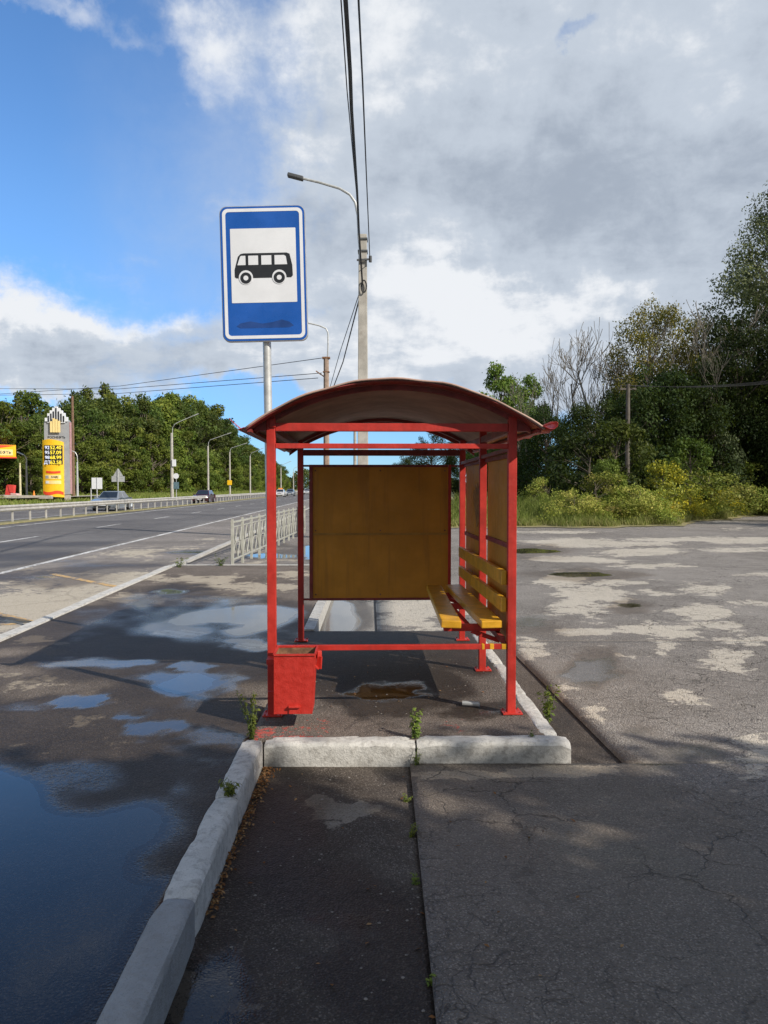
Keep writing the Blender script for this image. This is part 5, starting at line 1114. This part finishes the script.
# wooden utility pole
o = simple_pole('utility_pole', 627, 43, 384, 500, 0.13, M['wood_pole'], 'dark wooden utility pole standing in front of the dark trees', 'utility pole', zb0=0.1)
mb = MB(); zt1 = P(0, 389, 43).z-0.1; mb.box((0, 0, zt1), (0.9, 0.09, 0.1))
for x in (-0.4, 0, 0.4): mb.tube([(x, 0, zt1), (x, 0, zt1+0.22)], 0.035, 6)
mb.build('crossarm', M['wood_pole'], o)
mbx = (P(627, 488, 43).x, 43)
for i, dy in enumerate((-0.4, 0.0, 0.4)):
    wire('pole_wire', [(mbx[0]+dy, 43, zt1+0.3), (mbx[0]+9+dy, 41.5+dy, zt1+0.5), (34+dy, 36+dy*2, zt1+2.2)], 0.014, ['lowest', 'middle', 'upper'][i]+' thin wire running right from the wooden utility pole past the dark trees', 'pole wires on the right', n=8, sag=0.25)

# shrubs and weeds along the verge
SH = [tree_meshes('shrub_a', 61, 2.2, 1.5, 0.0, 34, 6500, 0.10, 'bush', clump=0.3), tree_meshes('shrub_b', 62, 2.6, 1.3, 0.0, 34, 6500, 0.11, 'bush', clump=0.3), tree_meshes('shrub_c', 63, 1.8, 1.6, 0.0, 38, 7000, 0.08, 'bush', clump=0.26)]
def shrub(k, px, d, ytop, mat, name, label, group, w=1.0):
    d = vd(px)+1.7+max(0, d-36.4)*0.85
    H = (2.2, 2.6, 1.8)[k]; key = (k, mat)
    if key not in SHC: SHC[key] = (SH[k][0].copy(), retint(SH[k][1], M[mat], 'shrub_crown'))
    s = hgt(ytop, d, 0.1)/H; o = thing(name, at(px, d, 0.1), label, 'shrub', group, rz_()); o.scale = (s*w, s*w, s)
    for nm, me, mt in (('stems', SHC[key][0], M['bark']), ('foliage', SHC[key][1], M[mat])):
        if not me.materials: me.materials.append(mt)
        ob = bpy.data.objects.new(nm, me); COL.objects.link(ob); ob.parent = o
SHC = {}
sg_ = 'shrubs along the edge of the lot'
shrub(1, 612, 43, 416, 'leaf_deep', 'leafy_bush', 'large mid-green bush leaning over left of the wooden utility pole', sg_, 0.9)
shrub(0, 585, 43, 432, 'leaf_dark', 'leafy_bush', 'dark bush below the bare trees', sg_, 1.0)
shrub(1, 607, 39.5, 456, 'leaf_fresh', 'leafy_bush', 'bright fresh-green bush at the left foot of the wooden utility pole', sg_, 0.75)
shrub(0, 600, 37.5, 473, 'leaf_shrub', 'brownish_shrub', 'brownish seeding shrub in front of the bright fresh-green bush', sg_, 1.3)
shrub(2, 574, 36.5, 488, 'leaf_shrub', 'brownish_shrub', 'low brownish shrub at the left end of the weeds', sg_, 1.2)
shrub(0, 662, 37.5, 462, 'leaf_gold', 'yellow_shrub', 'yellow-green shrub just right of the wooden utility pole foot', sg_, 1.0)
shrub(2, 638, 37, 483, 'leaf_shrub', 'yellow_shrub', 'dull yellow shrub right below the wooden utility pole', sg_, 1.2)
shrub(1, 690, 41, 434, 'leaf_fresh', 'leafy_bush', 'green leafy bush in the sun under the dark rounded tree', sg_, 0.85)
shrub(1, 722, 41.5, 428, 'leaf_silver', 'leafy_bush', 'silvery green bush right of the sunlit green one', sg_, 0.55)
shrub(0, 745, 41, 430, 'leaf_forest', 'leafy_bush', 'mid-green bush near the right picture edge', sg_, 0.8)
shrub(1, 768, 42, 425, 'leaf_fresh', 'leafy_bush', 'tall green bush cut by the right picture edge', sg_, 0.8)
shrub(2, 700, 39.5, 468, 'leaf_shrub', 'brownish_shrub', 'wide olive-brown shrub behind the goldenrod', sg_, 1.5)
shrub(0, 735, 40, 462, 'leaf_shrub', 'brownish_shrub', 'olive-brown shrub right of the goldenrod top', sg_, 1.3)
shrub(2, 764, 41, 462, 'leaf_shrub', 'brownish_shrub', 'olive-brown shrub at the right picture edge', sg_, 1.4)
shrub(2, 708, 37.2, 485, 'leaf_gold', 'goldenrod', 'yellow flowering goldenrod clump at the lot edge', sg_, 1.2)
shrub(0, 690, 37.0, 490, 'leaf_gold', 'goldenrod', 'low yellow goldenrod left of the big flowering clump', sg_, 1.0)
shrub(1, 742, 39.5, 478, 'leaf_forest', 'leafy_bush', 'low dark-green shrub at the lot edge right of the goldenrod', sg_, 1.1)
shrub(2, 655, 36.5, 497, 'leaf_gold', 'goldenrod', 'small yellowish clump in the tall grass', sg_, 1.1)
shrub(0, 545, 41, 478, 'leaf_shrub', 'brownish_shrub', 'thin brownish growth beside the right front post of the shelter', sg_, 1.0)
# tall grass
def blades(n, xy, h, w, rng, lean=0.35):
    b = np.stack([xy[:, 0], xy[:, 1], np.zeros(n)], -1); hh = h*rng.uniform(0.45, 1.2, n); a = rng.uniform(0, 2*np.pi, n); s = np.stack([np.cos(a), np.sin(a), np.zeros(n)], -1)
    ln = rng.normal(0, lean, (n, 2)); m = b+np.stack([ln[:, 0]*hh*0.35, ln[:, 1]*hh*0.35, hh*0.6], -1); t = b+np.stack([ln[:, 0]*hh, ln[:, 1]*hh, hh], -1); ww_ = (w*rng.uniform(0.6, 1.3, n))[:, None]
    V = np.stack([b-s*ww_, b+s*ww_, m+s*ww_*0.8, m-s*ww_*0.8, t+s*ww_*0.12, t-s*ww_*0.12], 1).reshape(-1, 3); i = np.arange(n)*6
    return V, np.concatenate([np.stack([i, i+1, i+2, i+3], -1), np.stack([i+3, i+2, i+4, i+5], -1)])
rg = np.random.default_rng(8); n = 70000; gxx = rg.uniform(-1, 34, n); dep = 0.25+rg.uniform(0.1, 1, n)**1.3*6.0; gyy = verge_front(gxx)+dep
keep = np.sin(gxx*2.1+gyy)*0.5+np.sin(gxx*5.3)*0.3+rg.uniform(-0.6, 1, n) > -0.25; gxx, gyy, dep = gxx[keep], gyy[keep], dep[keep]; n = len(gxx)
V, Q = blades(n, np.stack([gxx, gyy], -1), np.minimum(0.22+0.13*dep, 0.10+0.33*dep**1.5)+0.06*np.sin(gxx*1.7), 0.012, rg); zz0 = np.repeat(-0.09+0.35*np.clip((dep-0.3)/5, 0, 1), 6); V[:, 2] += zz0
h1 = np.clip(0.95-0.32*np.minimum(dep, 1.6)+rg.normal(0, 0.2, n), 0, 1); tag(link('tall_grass', np_mesh('tall_grass', V, Q, np.concatenate([h1, h1])), M['grass']), 'tall green and straw-coloured grass along the lot edge', 'grass', kind='stuff')
# grass strip on the far bank
n = 30000; yy_ = 45+rg.uniform(0, 1, n)**1.5*200; xx_ = -27.6-0.034*yy_-rg.uniform(0, 6, n); V, Q = blades(n, np.stack([xx_, yy_], -1), 0.5, 0.04, rg); V[:, 2] += np.repeat(np.clip((-27.0-0.034*yy_-xx_)/9.0, 0, 1)*0.75-0.10, 6)
h1 = rg.uniform(0.1, 0.8, n); tag(link('bank_grass', np_mesh('bank_grass', V, Q, np.concatenate([h1, h1])), M['grass']), 'rough grass on the bank below the forest', 'grass', kind='stuff')

# trees to the right rear of the camera, whose shade lies over the foreground
SHD = tree_meshes('shade_tree', 71, 9.0, 2.6, 0.8, 60, 15000, 0.26, 'round', clump=0.36)
SUNH = Vector((0.815, -0.58))
SHADE = [(5.6, -2.2, 7.1), (7.6, -2.6, 7.5), (9.3, -2.3, 7.3), (11.0, -2.6, 7.0), (12.8, -2.3, 6.8), (14.8, -2.6, 6.8), (17.0, -2.3, 7.0), (8.4, -4.6, 8.5), (11.6, -4.8, 8.5), (14.4, -4.8, 8.5), (6.0, -4.8, 7.6)]
for i, (x, y, h) in enumerate(SHADE):
    plant_tree('shade_tree', SHD, (M['bark'], M['leaf_forest']), (x, y, -0.12), 'leafy tree beside the lot that throws shade on the foreground', 'tree', 'trees shading the foreground', (h/9.0, h/9.0, h/9.0), rz_())
for px_, d_, H_, lb in ((880, 47, 15.5, 'unseen big tree added to shade the dark trees, nearest to the lot'), (930, 52, 17.0, 'unseen big tree added to shade the dark trees, farther back'), (985, 47, 15.0, 'unseen big tree added to shade the dark trees, farthest right')):  # out of view, added to throw shade on the dark trees
    q = at(px_, d_); plant_tree('dark_tree', BIGD, (M['bark'], M['leaf_dark']), q, lb, 'tree', 'unseen trees added to shade the dark trees', (H_/11, H_/11, H_/11), rz_())
put(BIGD, 1420, 25, 70, 11.0, (M['bark'], M['leaf_dark']), 'side_tree', 'tree right of the lot throwing shade on the far corner of the lot', w=0.8)

# small weeds in the joints
def weed(p, H, nst, lab, seed, mat='leaf_fresh', leaf=0.03, spread=0.25, name='weed', dens=16):
    rng = np.random.default_rng(seed); paths = []; C = []; N = []; HH = []
    for i in range(nst):
        a = rng.uniform(0, 6.28); h = H*rng.uniform(0.55, 1.0) if i else H; tipv = np.array([math.cos(a)*spread*h*rng.uniform(0.3, 1), math.sin(a)*spread*h*rng.uniform(0.3, 1), h]); t = np.linspace(0, 1, 6)[:, None]
        pts = np.array([rng.normal(0, .006), rng.normal(0, .006), -0.01])+tipv*np.concatenate([t**1.5, t**1.5, t], 1); paths.append((pts, np.linspace(0.0035, 0.0012, 6)*(1+H)))
        m = int(dens*h/0.3)+4; tt = rng.uniform(0.08, 1.0, m); q = np.stack([np.interp(tt, t[:, 0], pts[:, k]) for k in range(3)], -1); dr = rng.normal(0, 1, (m, 3)); dr[:, 2] = np.abs(dr[:, 2])*0.5; dr /= np.linalg.norm(dr, axis=1, keepdims=True)
        C.append(q+dr*leaf*0.55); N.append(dr*0.6+np.array([0, 0, 0.8])); HH.append(np.clip(0.35+0.5*tt+rng.normal(0, .15, m), 0, 1))
    o = thing(name, p, lab, 'weed'); V, Q = tubes_np(paths, 4); link('stem', np_mesh('stem', V, Q), M['stem'], o)
    V, Q, h_ = leaf_quads(np.vstack(C), np.vstack(N), leaf, rng, np.concatenate(HH), 0.42, 0.35); link('leaves', np_mesh('leaves', V, Q, h_), M[mat], o); return o
weed((-0.815, 4.70, 0.0), 0.30, 8, 'tall small-leaved weed where the left kerb row meets the front kerb', 1, leaf=0.029, spread=0.3, dens=34)
weed((0.195, 4.72, 0.0), 0.185, 9, 'short bushy weed growing in the joint between the two front kerb stones', 2, leaf=0.034, dens=30, spread=0.24)
weed((0.19, 4.585, -0.14), 0.13, 7, 'thin pale weed at the foot of the front kerb, under the joint weed', 3, leaf=0.018, dens=22, spread=0.3)
q = G(548, 722, -0.145); weed((q.x, q.y, -0.145), 0.27, 6, 'green leafy weed in the gutter right of the front right post', 4, leaf=0.045, dens=20, spread=0.3)
q = G(540, 738, 0); weed((q.x-0.05, q.y, 0.0), 0.05, 5, 'tiny green sprout at the right inner corner of the platform', 5, leaf=0.02)
for i, (px, py, h, lab) in enumerate(((406, 802, 0.05, 'small grass tuft high up in the asphalt joint'), (410, 836, 0.07, 'grass tuft in the asphalt joint, second from the kerb'), (416, 884, 0.05, 'bright moss-like tuft halfway down the asphalt joint'), (434, 985, 0.04, 'sparse tuft at the near end of the asphalt joint'))):
    q = G(px, py, ZS); weed((q.x, q.y, ZS), h, 7, lab, 20+i, leaf=0.016, spread=0.7, dens=50, mat='leaf_fresh' if i == 2 else 'leaf_forest')
weed((-0.775, 3.80, 0.0), 0.10, 9, 'flat dark-green weed spreading over the left kerb joint', 31, mat='leaf_forest', leaf=0.03, spread=0.9, dens=40)
q = G(222, 556, -0.05); weed((-3.25, 15.3, -0.03), 0.28, 8, 'grass tuft at the near foot of the white pedestrian fence', 33, leaf=0.05, spread=0.8); weed((-4.0, 15.0, -0.03), 0.22, 8, 'grass tuft on the roadside kerb left of the white fence', 34, leaf=0.05, spread=0.8)
q = G(497, 777, ZS)
# leaf litter and grit
rg = np.random.default_rng(17); n = 520; t = rg.uniform(0, 1, n); y = 4.56-t**1.6*1.6; x = -0.665-0.013*y+np.abs(rg.normal(0, 0.035, n))*(1.2-t*0.7); V, Q, h_ = leaf_quads(np.stack([x, y, np.full(n, ZS+0.006)+rg.uniform(0, 0.012, n)], -1), np.tile([0, 0, 1.0], (n, 1)), 0.022, rg, rg.uniform(0, 1, n), 0.5, 0.35)
ex = rg.uniform(-0.6, 1.0, 70); ey = np.where(rg.uniform(0, 1, 70) < 0.6, rg.uniform(2.0, 4.5, 70), rg.uniform(4.85, 7.8, 70)); ez = np.where(ey < 4.6, np.where(ex < 0.16, ZS, ZL), 0.0)+0.006
V2, Q2, h2 = leaf_quads(np.stack([ex, ey, ez], -1), np.tile([0, 0, 1.0], (70, 1)), 0.026, rg, rg.uniform(0, 1, 70), 0.5, 0.25); Q = np.vstack([Q, Q2+len(V)]); V = np.vstack([V, V2]); h_ = np.concatenate([h_, h2])
tag(link('leaf_litter', np_mesh('leaf_litter', V, Q, h_), M['litter']), 'brown leaf litter along the inner foot of the left kerb row', 'litter', kind='stuff')
mb = MB(); ic = [(0, 0, 1), (0.89, 0, 0.2), (0.28, 0.85, 0.2), (-0.72, 0.53, 0.2), (-0.72, -0.53, 0.2), (0.28, -0.85, 0.2)]
for i in range(620):
    z = ZS; k = random.random()
    if k < 0.3: x, y = random.uniform(-0.6, 0.15), random.uniform(1.5, 4.5)
    elif k < 0.8: x, y, z = random.uniform(0.25, 4.5), random.uniform(1.8, 4.55)+0*1, ZL
    else: x, y, z = random.uniform(-0.6, 1.0), random.uniform(4.8, 7.0), 0.0
    s = random.uniform(0.003, 0.009); a = random.uniform(0, 6.28); ca, sa = math.cos(a), math.sin(a)
    mb.add([(x+(p[0]*ca-p[1]*sa)*s*random.uniform(.7, 1.3), y+(p[0]*sa+p[1]*ca)*s, z+p[2]*s*0.7) for p in ic], [(0, 1, 2), (0, 2, 3), (0, 3, 4), (0, 4, 5), (0, 5, 1)])
tag(mb.build('grit', paint('grit_stone', (0.20, 0.18, 0.16), 0.9, 0.5, None, 0, 0, 40)), 'loose grit on the asphalt', 'grit', kind='stuff')
q = G(477, 707, 0); mb = MB(); mb.tube([(-0.10, 0.02, 0.022), (0.015, -0.012, 0.024)], 0.018, 10); o = mb.build('metal_stub', M['galv']); o.location = (q.x, q.y, 0); tag(o, 'short grey metal stub lying on the platform left of the right front post', 'metal stub')

# ================================================================ SKY, SUN, CAMERA
world = bpy.data.worlds.new('World'); scene.world = world; world.use_nodes = True
wt = NT(world.node_tree); wt.n.clear(); wo = wt.new('ShaderNodeOutputWorld'); bg = wt.new('ShaderNodeBackground'); wt.l.new(bg.outputs[0], wo.inputs[0])
SUN_EL = 34.0; SUN_AZ = math.degrees(math.atan2(0.815, -0.58))   # measured clockwise from +Y
sky = wt.new('ShaderNodeTexSky', sky_type='NISHITA'); sky.sun_disc = False; sky.sun_elevation = R(SUN_EL); sky.sun_rotation = R(SUN_AZ); sky.air_density = 1.0; sky.dust_density = 0.1; sky.ozone_density = 3.0; sky.altitude = 200
dirv = wt.new('ShaderNodeTexCoord').outputs['Generated']; sp_ = wt.new('ShaderNodeSeparateXYZ'); wt.put(sp_.inputs[0], dirv)
az = wt.math('ARCTAN2', sp_.outputs[0], sp_.outputs[1]); el = wt.math('ARCSINE', sp_.outputs[2])
cv = wt.new('ShaderNodeCombineXYZ'); wt.put(cv.inputs[0], wt.math('MULTIPLY', az, 57.2958)); wt.put(cv.inputs[1], wt.math('MULTIPLY', el, 57.2958))
def azel(px, py): v = ray(px, py).normalized(); return math.degrees(math.atan2(v.x, v.y)), math.degrees(math.asin(v.z))
# clouds lie in a flat layer: wind-stretched noise on the plane overhead
den = wt.math('MAXIMUM', sp_.outputs[2], 0.0); den = wt.math('ADD', den, 0.22)
pl = wt.new('ShaderNodeCombineXYZ'); wt.put(pl.inputs[0], wt.math('DIVIDE', sp_.outputs[0], den)); wt.put(pl.inputs[1], wt.math('DIVIDE', sp_.outputs[1], den)); wt.put(pl.inputs[2], 0.0)
nA = wt.noise(pl.outputs[0], 1.5, 9, 0.58, 0.25); nB = wt.noise(pl.outputs[0], 4.6, 9, 0.62, 0.2); nC = wt.noise(dirv, 9.0, 10, 0.62, 0.15); nD = wt.noise(dirv, 3.2, 6, 0.55)
wob = wt.vmath('MULTIPLY', wt.vmath('SUBTRACT', wt.noise(dirv, 5.5, 8, 0.62, color=True), (0.5, 0.5, 0.5)), (19.0, 12.0, 0.0)); cw = wt.vmath('ADD', cv.outputs[0], wob)
def blobs(lst):
    acc = None
    for px, py, rx, ry, w, *rot in lst:
        a, e = azel(px, py); sx = rx/F*57.3; sy = ry/F*57.3
        v = wt.vmath('SUBTRACT', cw, (a, e, 0))
        if rot:
            vr = wt.new('ShaderNodeVectorRotate', rotation_type='Z_AXIS'); wt.put(vr.inputs['Vector'], v); vr.inputs['Angle'].default_value = R(rot[0]); v = vr.outputs[0]
        l = wt.vmath('LENGTH', wt.vmath('MULTIPLY', v, (1/sx, 1/sy, 0)))
        t = wt.ss(l, 0.25, 1.35, w, 0.0); acc = t if acc is None else wt.math('ADD', acc, t)
    return acc
cover = blobs([(660, 120, 330, 260, 1.25), (390, 70, 130, 110, 0.6), (180, 70, 60, 45, 0.45), (200, 20, 90, 30, 0.3), (490, 300, 170, 80, 1.0), (350, 290, 120, 130, 0.7), (150, 352, 250, 38, 0.72), (15, 325, 70, 55, 0.7), (60, 385, 120, 16, 0.5), (45, 5, 75, 22, 0.62), (78, 212, 30, 8, 0.28), (120, 272, 70, 34, 0.42), (165, 215, 60, 10, 0.25), (250, 225, 60, 40, 0.12), (620, 360, 220, 60, 0.8), (300, 380, 120, 20, 0.5),
               (60, 165, 140, 140, -0.5), (280, 395, 70, 12, -0.3), (385, 448, 90, 20, -0.7), (590, 12, 45, 16, -0.7), (250, 425, 40, 25, -0.5), (200, 255, 60, 40, -0.15)])
dens = wt.math('ADD', cover, wt.math('ADD', wt.math('MULTIPLY', wt.math('SUBTRACT', nA, 0.5), 0.9), wt.math('ADD', wt.math('MULTIPLY', wt.math('SUBTRACT', nB, 0.5), 0.7), wt.math('MULTIPLY', wt.math('SUBTRACT', nC, 0.5), 0.8))))
back = wt.ss(sp_.outputs[1], 0.35, -0.10, 0.0, 1.1)         # unseen full cloud behind the camera, added for neutral grey fill light
dens = wt.math('ADD', dens, back)
alpha = wt.ss(dens, 0.02, 0.82)
bright = blobs([(490, 300, 115, 42, 1.05), (370, 310, 80, 60, 0.6), (440, 175, 120, 55, -0.3), (60, 318, 130, 24, 0.6), (20, 305, 60, 30, 0.5), (200, 318, 90, 24, 0.5), (120, 360, 220, 26, -0.3), (170, 60, 60, 50, 0.6), (40, 5, 70, 25, 0.6), (360, 40, 110, 60, 0.35), (320, 365, 110, 24, 0.25), (560, 345, 90, 22, 0.5, 8),
                (570, 200, 190, 75, -0.42), (470, 130, 120, 50, -0.22), (690, 60, 120, 40, 0.15), (420, 60, 110, 40, 0.3), (720, 250, 160, 130, -0.3), (600, 370, 130, 40, -0.30), (130, 372, 150, 14, -0.3), (640, 60, 200, 50, -0.15)])
sh_ = wt.math('ADD', bright, wt.math('ADD', wt.math('MULTIPLY', wt.math('SUBTRACT', nB, 0.5), 2.5), wt.math('ADD', wt.math('MULTIPLY', wt.math('SUBTRACT', nC, 0.5), 2.6), wt.math('MULTIPLY', wt.math('SUBTRACT', nD, 0.5), 1.8))))
ccol = wt.mix(wt.ss(sh_, -1.15, 0.10), (2.9, 3.35, 4.05), (4.3, 4.8, 5.5)); ccol = wt.mix(wt.ss(sh_, 0.0, 0.85), ccol, (6.6, 6.8, 7.1))
edge = wt.ss(dens, 0.75, 0.2)                                   # thin edges glow
ccol = wt.mix(wt.ss(sp_.outputs[1], 0.2, -0.3, 0.0, 0.55), ccol, (2.35, 2.5, 2.75)); ccol = wt.mix(wt.math('MULTIPLY', edge, 0.35), ccol, (5.2, 5.7, 6.4))  # unseen cloud behind the camera greyed to dim the fill light
SKYG = wt.new('ShaderNodeMix', data_type='RGBA', blend_type='MULTIPLY'); SKYG.inputs[0].default_value = 1.0; wt.put(SKYG.inputs[6], sky.outputs[0]); wt.put(SKYG.inputs[7], wt.mix(wt.ss(sp_.outputs[2], 0.0, 0.35), (0.46, 0.74, 1.15), (0.86, 1.18, 1.45)))
a0, e0 = azel(300, 215); vl = wt.vmath('LENGTH', wt.vmath('MULTIPLY', wt.vmath('SUBTRACT', wt.vmath('ADD', cv.outputs[0], wt.vmath('MULTIPLY', wob, (0.6, 0.6, 0))), (a0, e0, 0)), (1/15.0, 1/17.0, 0)))
veil = wt.math('MULTIPLY', wt.ss(vl, 1.25, 0.1), wt.math('ADD', 0.45, wt.math('MULTIPLY', wt.math('SUBTRACT', nC, 0.5), 1.2)), clamp=True)
wt.put(bg.inputs['Color'], wt.mix(alpha, wt.mix(veil, SKYG.outputs[2], (4.0, 4.7, 5.9)), ccol)); bg.inputs['Strength'].default_value = 0.12

sun = bpy.data.lights.new('sun', 'SUN'); sun.energy = 5.0; sun.angle = R(0.5); sun.color = (1.0, 0.93, 0.83)
so = bpy.data.objects.new('sun', sun); COL.objects.link(so)
sd = Vector((0.815*math.cos(R(SUN_EL)), -0.58*math.cos(R(SUN_EL)), math.sin(R(SUN_EL)))); so.rotation_euler = sd.to_track_quat('Z', 'Y').to_euler(); so.location = (20, -20, 30)

cam = bpy.data.cameras.new('camera'); co = bpy.data.objects.new('camera', cam); COL.objects.link(co); scene.camera = co
cam.sensor_fit = 'VERTICAL'; cam.sensor_height = 36.0; cam.lens = 36.0*F/1024; cam.clip_end = 6000; cam.clip_start = 0.05
co.location = (0, 0, EYE); co.rotation_euler = (R(90)-PITCH, 0, 0)
scene.view_settings.view_transform = 'Standard'; scene.view_settings.look = 'None'; scene.view_settings.exposure = 0.12; scene.view_settings.gamma = 1.0
scene.render.engine = 'CYCLES'
